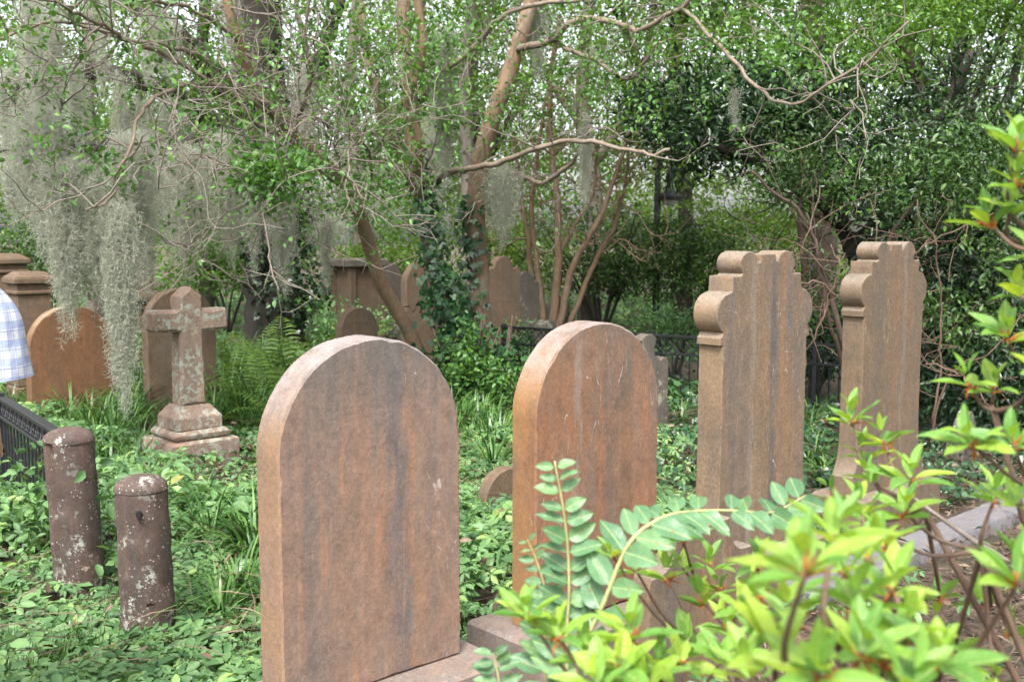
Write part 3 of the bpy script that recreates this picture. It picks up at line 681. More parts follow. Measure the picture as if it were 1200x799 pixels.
for q in (5, 6, 7, 8, 9, 10): spawn(T, stems[q][0], .1, 1, 9, .75, .0075, 2, (0, 0, .1))
for q in (1, 2, 3, 4): spawn(T, stems[q][0], .5, 1, 6, .8, .010, 2, (0, -.1, .1))
link('twigs', T.twig.mesh('twigs', origin=base), TWIG, crape)['kind'] = 'stuff'
mb = MB(); tip_leaves(mb, T.tips, .15, 5, .042, .6)
for px, py, Y, r, n in ((330, 195, 6.8, .26, 420), (300, 215, 6.7, .2, 260), (270, 130, 7.2, .3, 240), (120, 150, 6.6, .4, 260), (60, 60, 6.4, .45, 320), (110, 215, 6.5, .3, 240), (30, 130, 6.3, .4, 240),
                        (420, 90, 8.6, .5, 420), (440, 170, 8.6, .45, 420), (480, 60, 9, .5, 380), (520, 120, 9.2, .4, 260), (380, 30, 8, .5, 380), (200, 20, 7, .5, 320), (430, 225, 8.3, .35, 240), (250, 90, 7, .4, 220),
                        (700, 40, 9, .6, 300), (760, 110, 8.8, .6, 300), (620, 110, 9.3, .6, 300), (860, 30, 8, .6, 260), (540, 30, 9.3, .5, 300), (960, 60, 7.3, .5, 240), (150, 90, 6.8, .4, 200)):
    clump_leaves(mb, P(px, py, Y), (r, r, r * .7), int(n * (1.5 if px > 365 or 280 < px < 340 and py > 180 else .5)), .047, .60, 'hex', shell=.1)
link('crown', mb.mesh('crown', origin=base), LF_CRAPE, crape)

# ivy climbing the foot of the crape myrtle
ivy = thing('climbing_ivy', 'dark ivy climbing the stems and foot of the crape myrtle', 'ivy', base)
mb = MB()
for q, z0, z1, n, side in ((1, 0, .60, 950, .25), (2, .0, .42, 480, -.95)):
    path, rad = stems[q][0], stems[q][1]
    for _ in range(n):
        t = z0 + (z1 - z0) * RNG.random() ** 1.3; k = int(t * (len(path) - 1)); a = RNG.normal() * .75 + math.pi * 1.5 + side
        d = np.array([math.cos(a), math.sin(a), 0]); rr = rad[k] + .01 + .06 * (1 - t) * RNG.random()
        leaves(mb, [path[k] + d * rr + RNG.normal(size=3) * .03], [np.array([RNG.normal() * .5, -.2, -.8])], [d + RNG.normal(size=3) * .4], .045 + .04 * RNG.random(), .05 + .035 * RNG.random(), 'ivy')
for px, py, Y, rx, rz, n in ((540, 400, 9.7, .16, .24, 300), (560, 445, 9.4, .34, .22, 360), (530, 440, 9.4, .30, .25, 340), (585, 425, 9.8, .22, .25, 240), (522, 350, 9.7, .11, .26, 180)):
    clump_leaves(mb, P(px, py, Y), (rx, .25, rz), n, .075, .9, 'ivy', shell=.5, up=.3, drop=.4)
link('foliage', mb.mesh('foliage', origin=base), LF_IVY, ivy)
mb = MB()
for k in range(26):
    p0 = P(random.uniform(515, 600), 470, 9.4 + random.random() * .6); p0[2] = 0
    tube(mb, catmull([p0, p0 + np.array([random.uniform(-.06, .06), 0, .3]), p0 + np.array([random.uniform(-.12, .12), 0, random.uniform(.5, .85)])], 6), np.linspace(.012, .006, 6), 5)
link('dead_stems', mb.mesh('dead_stems', origin=base), BARKR, ivy)['kind'] = 'stuff'
mb = MB()
for px, py, Y in ((545, 440, 9.1), (570, 450, 9.0), (590, 440, 9.2), (560, 410, 9.2), (535, 415, 9.3)):
    clump_leaves(mb, P(px, py, Y), (.22, .15, .25), 200, .05, .6, 'hex', shell=.1)
link('young_shoots', mb.mesh('young_shoots', origin=base), LF_CRAPE, ivy)

# --- generic tree: traced stems, clumped crown
def tree(name, label, base_px, Y, stems, bark, crown, lmat, L, kind='quad', aspect=.5, twigs=0, tw_r=.012, tw_l=.8, up=.6, shell=.45, group=None, tipf=0, sub=1, cat='tree'):
    b = np.array([pxs(base_px, Y), Y, 0.0]); th = thing(name, label, cat, b, 0, group); T = Tree(); ls = []
    for k, (pts, r0, r1) in enumerate(stems): ls.append(T.limb(pp(pts), r0, r1, max(12, len(pts) * 6), 10 if r0 > .05 else 7, wob=.010))
    limb_part(th, b, ls, bark, 'trunk' if len(ls) == 1 else 'stem')
    if twigs:
        for path, _, _, _ in ls: spawn(T, path, .4, 1, twigs, tw_l, tw_r, sub)
        link('twigs', T.twig.mesh('twigs', origin=b), bark, th)['kind'] = 'stuff'
    mb = MB()
    if tipf: tip_leaves(mb, T.tips, tipf, 5, L, aspect, 'quad')
    for px, py, y, r, n in crown: clump_leaves(mb, P(px, py, y), r if hasattr(r, '__len__') else (r, r, r * .72), n, L, aspect, kind, shell, up)
    link('crown', mb.mesh('crown', origin=b), lmat, th)
    return th
def rc(n, x0, x1, y0, y1, Y0, Y1, r0, r1, cnt):
    return [(random.uniform(x0, x1), random.uniform(y0, y1), random.uniform(Y0, Y1), random.uniform(r0, r1), cnt) for _ in range(n)]

tree('slender_tree', 'thin grey-barked tree rising behind the crape myrtle', 553, 12.5, [([(556, 440, 12.5), (554, 300, 12.5), (549, 180, 12.5), (545, 70, 12.4), (558, -60, 12.3)], .085, .06)], BARKG,
     rc(7, 470, 640, -40, 120, 11.5, 13.5, .6, .9, 420), LF_MID, .065, twigs=10)
tree('small_multistem_tree', 'slender multi-stemmed young tree right of the tall arched headstone', 640, 14.3,
     [([(632, 410, 14.3), (618, 310, 14.3), (607, 240, 14.2), (600, 150, 14.0)], .045, .022), ([(637, 410, 14.3), (627, 310, 14.3), (622, 225, 14.2), (640, 110, 14)], .05, .022),
      ([(642, 410, 14.3), (655, 310, 14.2), (656, 230, 14.1), (646, 120, 14), (655, 20, 13.8)], .062, .03), ([(648, 410, 14.3), (668, 320, 14.2), (695, 265, 14), (722, 195, 13.8), (748, 130, 13.6)], .055, .022),
      ([(660, 400, 14.4), (700, 300, 14.3), (722, 250, 14.2), (737, 180, 14)], .04, .02), ([(655, 300, 14.2), (690, 230, 14), (700, 160, 13.8)], .03, .015)], BARK,
     rc(18, 585, 790, -30, 190, 12.8, 15.2, .45, .8, 360), LF_SUN, .062, twigs=9, tw_l=.9)
tree('live_oak', 'dark ivy-clad oak trunk behind the hanging moss and ferns', 322, 13.5,
     [([(325, 430, 13.5), (322, 330, 13.5), (318, 230, 13.5), (305, 110, 13.5), (300, -60, 13.5)], .40, .30), ([(318, 230, 13.5), (250, 150, 12.5), (180, 100, 11.5), (90, 85, 10), (10, 100, 9)], .15, .05),
      ([(310, 180, 13.5), (230, 60, 12.5), (160, 0, 11.5), (60, -50, 10.5)], .15, .06), ([(315, 210, 13.5), (370, 90, 13), (400, 0, 12.5)], .13, .06), ([(260, 165, 12.6), (180, 165, 10.5), (100, 175, 8.6), (40, 170, 7.6)], .07, .025)], BARKD,
     rc(13, -60, 300, -60, 120, 9, 13, .5, .9, 240) + rc(6, 0, 260, 110, 260, 10.5, 12.5, .4, .7, 260), LF_MID, .055, twigs=8)
ivo = thing('climbing_ivy', 'almost black ivy wrapping the oak trunk behind the moss tassel', 'ivy', (pxs(322, 13.5), 13.5, 0)); mb = MB()
for px, py, r, n in ((338, 330, (.46, .3, .5), 900), (322, 270, (.5, .3, .6), 1000), (318, 190, (.45, .3, .6), 800), (310, 110, (.4, .3, .6), 500)): clump_leaves(mb, P(px, py, 13.15), r, n, .075, .85, 'ivy', .5, .3, .4)
link('foliage', mb.mesh('foliage', origin=ivo.location), LF_DARK, ivo)

# --- right-hand evergreen with low dark limbs
tree('evergreen_tree', 'big dark glossy evergreen spreading over the right side', 1010, 9.8,
     [([(1030, 470, 9.8), (1020, 350, 9.7), (1000, 290, 9.6), (978, 255, 9.4), (930, 225, 9.2), (880, 190, 9.0), (820, 165, 9.0)], .085, .03),
      ([(1000, 300, 9.6), (1050, 230, 9.2), (1100, 150, 8.9), (1140, 60, 8.7)], .09, .04), ([(985, 265, 9.5), (960, 180, 9.4), (930, 110, 9.3)], .07, .03), ([(1020, 360, 9.7), (1100, 310, 8.9), (1170, 260, 8.4)], .06, .025)], BARKD,
     [(785, 130, 9.4, (.42, .5, .30), 1100), (830, 145, 9.0, (.5, .5, .22), 1100), (890, 125, 9.0, (.5, .5, .22), 1100), (800, 185, 9.6, (.30, .35, .16), 420), (850, 110, 9.8, (.55, .6, .34), 900), (850, 165, 9.3, (.42, .5, .24), 700), (905, 150, 9.3, (.5, .5, .30), 900), (930, 100, 9.5, (.5, .5, .3), 760), (960, 190, 9.1, (.42, .5, .24), 760),
      (1000, 130, 9.2, (.55, .6, .35), 900), (1020, 215, 8.9, (.42, .5, .28), 800), (1070, 160, 8.9, (.5, .6, .35), 900), (1080, 250, 8.6, (.45, .5, .32), 900), (1140, 120, 8.8, (.5, .5, .4), 900), (1150, 210, 8.4, (.5, .5, .38), 1000),
      (1120, 310, 8.2, (.42, .45, .34), 950), (1180, 300, 8.0, (.45, .5, .4), 1000), (1100, 380, 8.1, (.35, .4, .32), 760), (1170, 400, 7.8, (.42, .45, .36), 1000), (1140, 460, 7.8, (.40, .4, .26), 760), (1220, 200, 8.2, (.5, .5, .5), 900), (1230, 350, 7.8, (.45, .5, .5), 900), (1195, 480, 7.6, (.4, .4, .26), 700),
      (1060, 320, 9.0, (.35, .4, .26), 480), (1050, 400, 9.4, (.4, .35, .3), 560)], LF_DARK, .072, 'hex', .40, twigs=14, tw_l=.7, up=.5)
tree('flowering_shrub_tree', 'lighter green leafy tree with rust-coloured tufts at upper right', 1110, 11.5,
     [([(1110, 430, 11.5), (1105, 250, 11.4), (1080, 120, 11.2), (1050, 20, 11), (1030, -60, 10.8)], .08, .04), ([(1105, 250, 11.4), (1150, 110, 11), (1190, 0, 10.6)], .06, .03)], BARKR,
     rc(12, 800, 1020, -50, 35, 9.6, 11.5, .4, .7, 400) + rc(16, 1000, 1260, -50, 60, 8.6, 10.5, .4, .65, 420), LF_MID, .058, 'hex', .42, twigs=10)
tree('camellia_shrub', 'olive-green camellia sprays hanging in front of the evergreen', 985, 8.3,
     [([(1005, 480, 8.3), (985, 380, 8.2), (960, 300, 8.1), (930, 240, 7.9), (880, 200, 7.8)], .028, .010), ([(1000, 480, 8.3), (1010, 380, 8.1), (1045, 290, 7.8), (1080, 220, 7.6)], .026, .010), ([(985, 380, 8.2), (935, 350, 8.0), (885, 330, 7.9)], .014, .006), ([(990, 400, 8.2), (1090, 400, 7.7), (1150, 350, 7.4)], .016, .006),
      ([(1002, 470, 8.3), (960, 330, 7.9), (945, 250, 7.8)], .02, .008)], BARKR,
     rc(9, 870, 1000, 150, 235, 7.9, 8.6, .18, .32, 170) + rc(16, 1020, 1200, 140, 330, 7.2, 8.0, .2, .34, 200) + rc(5, 925, 985, 300, 400, 8.4, 9.0, .15, .25, 120) + rc(5, 1085, 1180, 330, 440, 7.0, 7.6, .15, .28, 150), LF_SHRUB, .050, 'hex', .46, twigs=9, tw_r=.005, tw_l=.5, tipf=.10, cat='shrub')
tree('brown_trunk_tree', 'reddish-brown twin trunk showing below the evergreen canopy', 965, 13.0,
     [([(968, 420, 13), (964, 320, 13), (962, 240, 13), (955, 100, 13), (950, -40, 13)], .16, .12), ([(945, 420, 13), (942, 320, 13), (938, 250, 13), (930, 120, 12.8)], .05, .04)], BARKR, rc(8, 860, 1060, -40, 110, 12, 14, .6, .9, 330), LF_MID, .07)

# --- shrubs beyond the fence
def shrub(label, px, Y, wpx, top, bot, n, L, lmat, stems=7, name='shrub', hollow=.35, kind='quad'):
    c = (px - 600) / F_PX * Y; w = wpx / F_PX * Y / 2; zt = hz(top, Y); zb = max(0.0, hz(bot, Y)); b = np.array([c, Y, 0.0])
    th = thing(name, label, 'shrub', b); T = Tree()
    for k in range(stems):
        a = random.uniform(0, 6.28); q = np.array([math.cos(a) * w * .75, math.sin(a) * w * .4, zt * random.uniform(.6, .95)])
        mb = MB(); tube(mb, catmull([b + q * .06, b + q * np.array([.3, .3, .45]) + RNG.normal(size=3) * .05, b + q], 10), np.linspace(.026, .008, 10), 6); link('stem', mb.mesh('stem', smooth=True, origin=b), BARKD, th)
    mb = MB(); zc = (zt + zb) / 2; hz_ = (zt - zb) / 2
    for k in range(16):
        a = random.uniform(0, 6.28); rr = random.random() ** .5 * .75; q = b + np.array([math.cos(a) * rr * w, math.sin(a) * rr * w * .7, zc + hz_ * random.uniform(-.55, .75) * (1 - rr * .4)])
        clump_leaves(mb, q, (w * .38, w * .34, hz_ * .36), n // 16, L, .5, kind, hollow, .6)
    link('crown', mb.mesh('crown', origin=b), lmat, th)
shrub('dark spreading azalea shrub left of the lamp post', 705, 15.6, 190, 235, 372, 7000, .06, LF_SHRUB, 10)
shrub('dark shrub right of the lamp post behind the scrolled headstone', 815, 14.6, 150, 245, 375, 6000, .06, LF_SHRUB, 10)
shrub('low leafy shrub behind the iron fence at centre', 790, 10.8, 90, 355, 420, 1600, .05, LF_GROUND, 4)
shrub('sunlit airy shrub seen through the gap under the evergreen', 880, 18, 250, 205, 370, 6000, .08, LF_SUN, 8)
shrub('yellow-green bush behind the box tomb', 445, 17, 130, 275, 360, 3600, .07, LF_SUN, 5)
shrub('round leafy bush behind the tall arched headstone', 585, 17.5, 170, 245, 370, 4200, .07, LF_SUN, 6)
shrub('green bush beyond the cross in the left background', 265, 16, 180, 250, 370, 4000, .07, LF_MID, 6)
shrub('dark bush behind the pedestals at far left', 60, 15, 200, 240, 370, 4200, .07, LF_SHRUB, 6)
shrub('dark leafy bush between the two scrolled headstones', 958, 9.9, 110, 330, 480, 2600, .055, LF_IVY, 6, kind='hex')
shrub('dark evergreen bush right of the last headstone', 1105, 9.2, 150, 380, 520, 3000, .055, LF_IVY, 6, kind='hex')

shrub('low leafy undergrowth before the box tomb', 415, 11.2, 110, 345, 420, 1500, .05, LF_GROUND, 3)
shrub('leafy weeds at the foot of the tall arched headstone', 610, 11.6, 70, 375, 420, 700, .05, LF_GROUND, 3)
shrub('leafy undergrowth before the obelisk', 190, 10.4, 90, 385, 440, 1100, .05, LF_GROUND, 3)
# --- trees further back, each of its own
far = [('tall broadleaf tree filling the upper left background', 110, 17, LF_MID), ('broadleaf tree above the cross in the background', 240, 19, LF_SUN), ('pale tree crown behind the leaning trunk', 420, 20, LF_MID),
       ('bright tree crown behind the forked trunk at centre', 560, 19, LF_SUN), ('yellow-green tree above the dark shrub left of the lamp', 690, 18, LF_SUN), ('light green tree above the lamp post', 800, 20, LF_SUN), ('tall tree beyond the evergreen at right', 950, 18, LF_MID), ('leafy tree at the far right edge', 1130, 15, LF_MID)]
for k, (lab, px, Y, lm) in enumerate(far):
    x = px
    cr = rc(24, x - 120, x + 120, -130, 150, Y - 1.5, Y + 2, .6, 1.25, 400) + rc(10, x - 100, x + 100, 130, 290, Y - 1, Y + 2.5, .6, 1.0, 380)
    if px in (420,): cr = [q for q in cr if not (330 < q[0] < 455 and -10 < q[1] < 140 and random.random() < .6)]
    tree('background_tree', lab, x, Y, [([(x, 400, Y), (x + 6, 250, Y), (x - 8, 100, Y), (x + 10, -100, Y)], .16, .09), ([(x + 2, 200, Y), (x + 60, 90, Y - .5), (x + 80, -60, Y - .8)], .08, .04), ([(x, 160, Y), (x - 60, 60, Y + .5), (x - 80, -60, Y + .6)], .08, .04)], BARKD if k % 2 else BARKG, cr, lm, .082, group='trees in the background')
# upper canopy of the tall trees, above the frame
def high_crown(owner, spots, mat, L=.16, n=260):
    th_ = bpy.data.objects[owner]; mb = MB()
    for x, y, z, r in spots: clump_leaves(mb, (x, y, z), (r, r, r * .5), n, L, .5, 'quad', .2, .7)
    link('upper_crown', mb.mesh('upper_crown', origin=th_.location), mat, th_)
high_crown('live_oak', [(random.uniform(-7, 0), random.uniform(9.5, 17), random.uniform(5.6, 8.5), random.uniform(.9, 1.4)) for _ in range(46)], LF_MID)
high_crown('evergreen_tree', [(random.uniform(1.2, 7), random.uniform(8.6, 14), random.uniform(4.6, 7), random.uniform(.8, 1.2)) for _ in range(40)], LF_DARK, .14, 300)
high_crown('slender_tree', [(random.uniform(-1.5, 3), random.uniform(10.5, 16), random.uniform(5.8, 8), random.uniform(.8, 1.3)) for _ in range(26)], LF_MID)
# the wood beyond
mb = MB()
for k in range(330):
    x = random.uniform(-30, 30); y = random.uniform(24, 34); z = random.uniform(0.2, 4.6) * (1 if random.random() < .8 else 1.7)
    if 775 < 600 + F_PX * x / y < 905 and 1.7 < z < 4.5 and random.random() < .8: continue
    clump_leaves(mb, (x, y, z), (1.5, 1.0, .95), 190, .17, .5, 'quad', .3, .6)
for k in range(380):
    x = random.uniform(-28, 28); y = random.uniform(24, 34); z = random.uniform(3.6, 10.5); px_ = 600 + F_PX * x / y
    if (325 < px_ < 455 or 590 < px_ < 640) and random.random() < .75 or px_ < 325 and z > 6 and random.random() < .5: continue
    clump_leaves(mb, (x, y, z), (1.5, 1.0, 1.0), 190, .17, .5, 'quad', .3, .6)
for sgn in (-1, 1):
    for k in range(60):
        x = sgn * random.uniform(11, 20); y = random.uniform(0, 24); clump_leaves(mb, (x, y, random.uniform(.4, 4)), (1.3, 1.3, 1), 170, .16, .5, 'quad', .3, .6)
o = link('distant_wood', mb.mesh('distant_wood'), LF_MID); tag(o, 'mass of green woodland closing off the background', kind='stuff')

# ------------------------------------------------------------------ spanish moss
def moss_strands(mb, top, w, L, n, depth=None):
    depth = depth or w * .6
    for k in range(n):
        u = RNG.normal() * .33; v = RNG.normal() * .33
        l = L * (1 - .55 * min(1, abs(u) * 1.4)) * (.35 + .65 * RNG.random()); z0 = -RNG.random() * L * .35 * (1 if l < L * .6 else .3)
        m = max(6, int(l / .04)); ph = RNG.random() * 6.28; fr = 9 + 8 * RNG.random(); t = np.linspace(0, 1, m)
        path = np.stack([u * w * (1 - .35 * t) + .012 * np.sin(fr * t * l * 3 + ph) + np.cumsum(RNG.normal(size=m)) * .004, v * depth * (1 - .35 * t) + .012 * np.cos(fr * t * l * 3 + ph), z0 - t * l], -1) + top
        wd = .0016 * (1 - .5 * t); sd = np.stack([np.cos(ph + t * 7), np.sin(ph + t * 7), 0 * t], -1) * wd[:, None]
        V = np.stack([path - sd, path + sd], 1).reshape(-1, 3); i = np.arange(m - 1) * 2
        mb.add(V, np.stack([i, i + 1, i + 3, i + 2], -1), .3 + .5 * RNG.random())
        f = m * 5; tt = RNG.random(f) * (m - 1.001); ii = tt.astype(int); fr_ = (tt - ii)[:, None]; q = path[ii] * (1 - fr_) + path[ii + 1] * fr_ + RNG.normal(size=(f, 3)) * .006
        d = norm(RNG.normal(size=(f, 3)) * np.array([1, 1, .6]) + np.array([0, 0, -.35]))
        leaves(mb, q, d, rand_dirs(f), .018 + .036 * RNG.random(f), .0030, 'quad', np.clip(.5 + .16 * RNG.normal(size=f), 0, 1))
def moss(label, px, top, bot, Y, wpx, n):
    p = P(px, top, Y); L = p[2] - P(px, bot, Y)[2]; w = wpx / F_PX * Y
    mb = MB(); moss_strands(mb, np.zeros(3), w, L, int(n * 1.35))
    o = link('spanish_moss', mb.mesh('spanish_moss'), MOSS, None, tuple(p)); tag(o, label, 'moss', 'hanging spanish moss')
moss('broad grey moss tassel hanging in front of the round far-left headstone', 74, 180, 395, 6.5, 56, 240)
moss('longest thin moss tassel reaching down left of the cross', 137, 232, 492, 6.4, 34, 190)
moss('wide moss curtain high at far left', 45, 120, 300, 6.6, 75, 230)
moss('moss curtain above the obelisk', 150, 150, 318, 7.6, 70, 220)
moss('moss veil above the stone cross', 215, 165, 330, 8.4, 62, 210)
moss('pale moss veil between the cross and the dark oak', 262, 150, 310, 9.0, 56, 190)
moss('single moss tassel hanging before the dark ivy-clad oak trunk', 330, 212, 352, 7.8, 30, 150)
moss('thin moss strand left of the leaning trunk', 382, 250, 345, 9.2, 16, 60)
moss('grey moss beard hanging from the horizontal limb right of the forked trunk', 590, 190, 292, 9.8, 40, 170)
moss('narrow moss strand hanging right of the slender stems', 686, 130, 252, 9.3, 12, 60)
moss('long moss strand high between the two crape myrtle stems', 521, 25, 230, 9.6, 28, 130)
moss('short moss tuft hanging inside the evergreen canopy', 862, 100, 165, 8.0, 8, 14)
mb = MB()
for px, top, bot, Y, w, n in ((15, 60, 260, 8.2, 90, 150), (95, 70, 270, 8.8, 90, 160), (190, 90, 300, 9.8, 90, 150), (290, 110, 300, 11, 80, 130), (240, -10, 160, 9.5, 90, 130), (60, -30, 150, 7.6, 90, 130), (340, 60, 250, 11.5, 60, 100), (140, -20, 120, 9, 100, 120), (410, 150, 330, 11.8, 40, 70), (505, 120, 320, 11.5, 40, 80),
                                  (540, 200, 330, 11.8, 34, 70), (640, -10, 80, 10, 40, 70), (725, 160, 235, 11.5, 26, 50), (0, 180, 330, 7.6, 70, 140), (115, 190, 330, 7.2, 60, 120), (180, 215, 345, 9.2, 60, 100), (300, 200, 300, 9.8, 36, 60), (480, 10, 120, 11, 40, 60), (610, 20, 120, 10.4, 30, 60), (700, 20, 110, 10.2, 30, 50), (395, 255, 330, 10.5, 26, 40), (455, 190, 260, 10.6, 30, 40), (900, -10, 60, 9.5, 40, 40)):
    for q in range(max(1, w // 24)):
        px2, t2, b2, Y2 = px + random.uniform(-.5, .5) * w, top + random.uniform(-15, 40), bot - random.uniform(-30, 70), Y + random.uniform(-.4, .4)
        if b2 > t2 + 30: moss_strands(mb, P(px2, t2, Y2), random.uniform(18, 34) / F_PX * Y2, P(px2, t2, Y2)[2] - P(px2, b2, Y2)[2], int(n * 1.3 / max(1, w // 24)) + 12)
o = link('moss_veils', mb.mesh('moss_veils'), MOSS); tag(o, 'thin grey-green moss veils draped through the trees', kind='stuff')

# ------------------------------------------------------------------ ground cover
def clear_of(x, y, pad=0.0):
    ok = np.ones(len(x), bool)
    for cx_, cy_, hw, hd, yw in FOOT:
        dx, dy = x - cx_, y - cy_; a = dx * math.cos(yw) + dy * math.sin(yw); b = -dx * math.sin(yw) + dy * math.cos(yw)
        ok &= ~((np.abs(a) < hw + pad) & (np.abs(b) < hd + pad))
    return ok
ROWC = np.array([1.052, 4.601]); NRM = np.array([math.sin(YAW), -math.cos(YAW)])
def row_side(x, y): return (x - ROWC[0]) * NRM[0] + (y - ROWC[1]) * NRM[1]        # > 0 on the camera side of the row of stones
KERB = float((kp[0] - ROWC[0]) * NRM[0] + (kp[1] - ROWC[1]) * NRM[1])
fn_x = np.frompyfunc(lambda x, y: gz(x, y), 2, 1)
fn_m = np.frompyfunc(lambda x, y: mnoise.noise(Vector((x * 1.1, y * 1.1, 9.3))), 2, 1)
def scatter(n, Y0, Y1, spread=.56):
    y = np.sqrt(RNG.random(n) * (Y1 ** 2 - Y0 ** 2) + Y0 ** 2); x = (RNG.random(n) * 2 - 1) * (y * spread + .4)
    return x, y
def creeper(mb, n, Y0, Y1, size, leaflets, hmax, kind='hex', zone=0):
    x, y = scatter(n, Y0, Y1); rs = row_side(x, y)
    keep = clear_of(x, y)
    bare = (rs > KERB - .35) & (x > .35) & (y < 9) & (RNG.random(n) > .05)                   # dry litter at lower right
    bare |= (rs > .12) & (x > 1.6) & (RNG.random(n) > .35)
    bare |= (x < -1.55) & (y < 3.75) & (RNG.random(n) > .3)                                 # worn corner at lower left
    keep &= ~bare
    keep &= fn_m(x * 1.9 + 7, y * 1.9).astype(float) + RNG.normal(size=n) * .12 > -.42
    dark = (x > .9 + RNG.normal(size=n) * .35) & (y > 4.5 + RNG.normal(size=n) * .2) & (y < 13)
    keep &= dark if zone else ~dark
    x, y = x[keep], y[keep]; k = len(x)
    md = fn_m(x, y).astype(float); hh = hmax * np.clip(.55 + md * .9, .15, 1.3)
    z = fn_x(x, y).astype(float) + hh * (.25 + .75 * RNG.random(k) ** .7) + .015
    nr = norm(np.stack([RNG.normal(size=k) * .45, RNG.normal(size=k) * .45 - .25, np.ones(k)], -1))
    base_a = RNG.random(k) * 6.28; S = size * (.45 + 1.0 * RNG.random(k) ** 1.5); vv = RNG.random(k)
    e1 = norm(np.cross(nr, np.array([0.3, 1, 0.1]))); e2 = np.cross(nr, e1)
    c = np.stack([x, y, z], -1)
    for q in range(leaflets):
        a = base_a + (q - (leaflets - 1) / 2) * (1.15 if leaflets > 3 else 1.5) + RNG.normal(size=k) * .12
        ax = norm(np.cos(a)[:, None] * e1 + np.sin(a)[:, None] * e2 - nr * (.22 + .2 * RNG.random(k))[:, None])
        sz = S * (1.0 - .12 * abs(q - (leaflets - 1) / 2))
        leaves(mb, c + ax * (S * .12)[:, None], ax, nr + RNG.normal(size=(k, 3)) * .15, sz, sz * .52, kind, np.clip(vv * .8 + RNG.random(k) * .2, 0, 1))
mb = MB(); creeper(mb, 7200, 3.2, 5.6, .060, 5, .26); creeper(mb, 9500, 5.2, 8.2, .060, 5, .26); creeper(mb, 5200, 3.2, 8.0, .050, 3, .24); creeper(mb, 3000, 3.2, 7.0, .075, 1, .27, 'ivy'); creeper(mb, 330, 3.3, 6.5, .105, 5, .36); creeper(mb, 13000, 7.8, 13.5, .075, 3, .26); creeper(mb, 14000, 13, 24, .11, 3, .35, 'quad')
creeper(mb, 4500, 3.2, 6.5, .042, 3, .10)
mi = MB(); creeper(mi, 15000, 4.6, 9.5, .070, 1, .24, 'ivy', 1); creeper(mi, 9000, 8.5, 13, .085, 1, .28, 'ivy', 1); creeper(mi, 5000, 4.6, 9, .055, 3, .24, 'hex', 1)
o = link('ivy_ground_cover', mi.mesh('ivy_ground_cover'), LF_IVYG); tag(o, 'dark ivy covering the ground around the scrolled headstones', kind='stuff')
o = link('creeper_ground_cover', mb.mesh('creeper_ground_cover'), LF_GROUND); tag(o, 'five-leaved creeper and ivy covering the ground between the graves', kind='stuff')
mb = MB()
x, y = scatter(500, 3.4, 8); k_ = clear_of(x, y); x, y = x[k_], y[k_]; k = len(x)
leaves(mb, np.stack([x, y, fn_x(x, y).astype(float) + .05 + .20 * RNG.random(k)], -1), rand_dirs(k) * np.array([1, 1, .3]), norm(np.stack([RNG.normal(size=k) * .5, RNG.normal(size=k) * .5, np.ones(k)], -1)), .035 + .03 * RNG.random(k), .026, 'hex')
x, y = scatter(5200, 3.4, 9); rs = row_side(x, y); keep = clear_of(x, y) & ~((rs > KERB - .3) & (x > .3)); x, y = x[keep], y[keep]
k = len(x); z = fn_x(x, y).astype(float) + .05 + .13 * RNG.random(k)
d = norm(np.stack([RNG.normal(size=k), RNG.normal(size=k), RNG.normal(size=k) * .3], -1)); leaves(mb, np.stack([x, y, z], -1), d, rand_dirs(k), .12 + .22 * RNG.random(k), .005, 'quad')
x = RNG.random(44000) * 4.4 + .3; y = RNG.random(44000) * 7.0 + 2.2; rs = row_side(x, y); keep = clear_of(x, y) & (rs > -.25) & (x < y * .6 + .4); x, y = x[keep], y[keep]; k = len(x)
z = fn_x(x, y).astype(float) + .006 + .035 * RNG.random(k); d = norm(np.stack([RNG.normal(size=k), RNG.normal(size=k), RNG.normal(size=k) * .22], -1))
leaves(mb, np.stack([x, y, z], -1), d, norm(np.stack([RNG.normal(size=k) * .5, RNG.normal(size=k) * .5, np.ones(k)], -1)), .04 + .12 * RNG.random(k) ** 2, np.where(RNG.random(k) < .22, .014, .004), 'quad')
o = link('leaf_litter', mb.mesh('leaf_litter'), LITTER); tag(o, 'dry brown twigs and dead leaves lying on the ground', kind='stuff')

vine.data.materials.append(LF_GROUND)
# strap-leaved grass
def blades(mb, c, n, L, w, lean=1.25):
    a = RNG.random(n) * 6.28; l = L * (.55 + .6 * RNG.random(n)); sp = lean * (.35 + .75 * RNG.random(n))
    o = np.stack([np.cos(a), np.sin(a), 0 * a], -1); sd = np.stack([-np.sin(a), np.cos(a), 0 * a], -1)
    p0 = np.asarray(c) + o * (RNG.random(n) * .06)[:, None]; rows = []
    for t in (0, .3, .58, .82, 1.0):
        p = p0 + o * (l * sp * t * (.35 + .65 * t) * .75)[:, None]; p[:, 2] += l * (t - sp * .55 * t ** 2.4)
        ww = w * (1 - t ** 3) * .5 + .0004; rows += [p - sd * ww, p + sd * ww]
    V = np.stack(rows, 1); i = np.arange(n)[:, None] * 10 + np.arange(4)[None, :] * 2
    mb.add(V.reshape(-1, 3), np.stack([i, i + 1, i + 3, i + 2], -1).reshape(-1, 4), np.repeat(RNG.random(n), 10))
mb = MB()
def clump_px(px, py, n, L, w=.013, cnt=46):
    for _ in range(int(n * 1.5)):
        g_ = G(px + random.gauss(0, 1) * 22, py + random.gauss(0, 1) * 12)
        if clear_of(np.array([g_[0]]), np.array([g_[1]]), .0)[0]: blades(mb, (g_[0], g_[1], gz(g_[0], g_[1])), cnt, L * random.uniform(.9, 1.4), w)
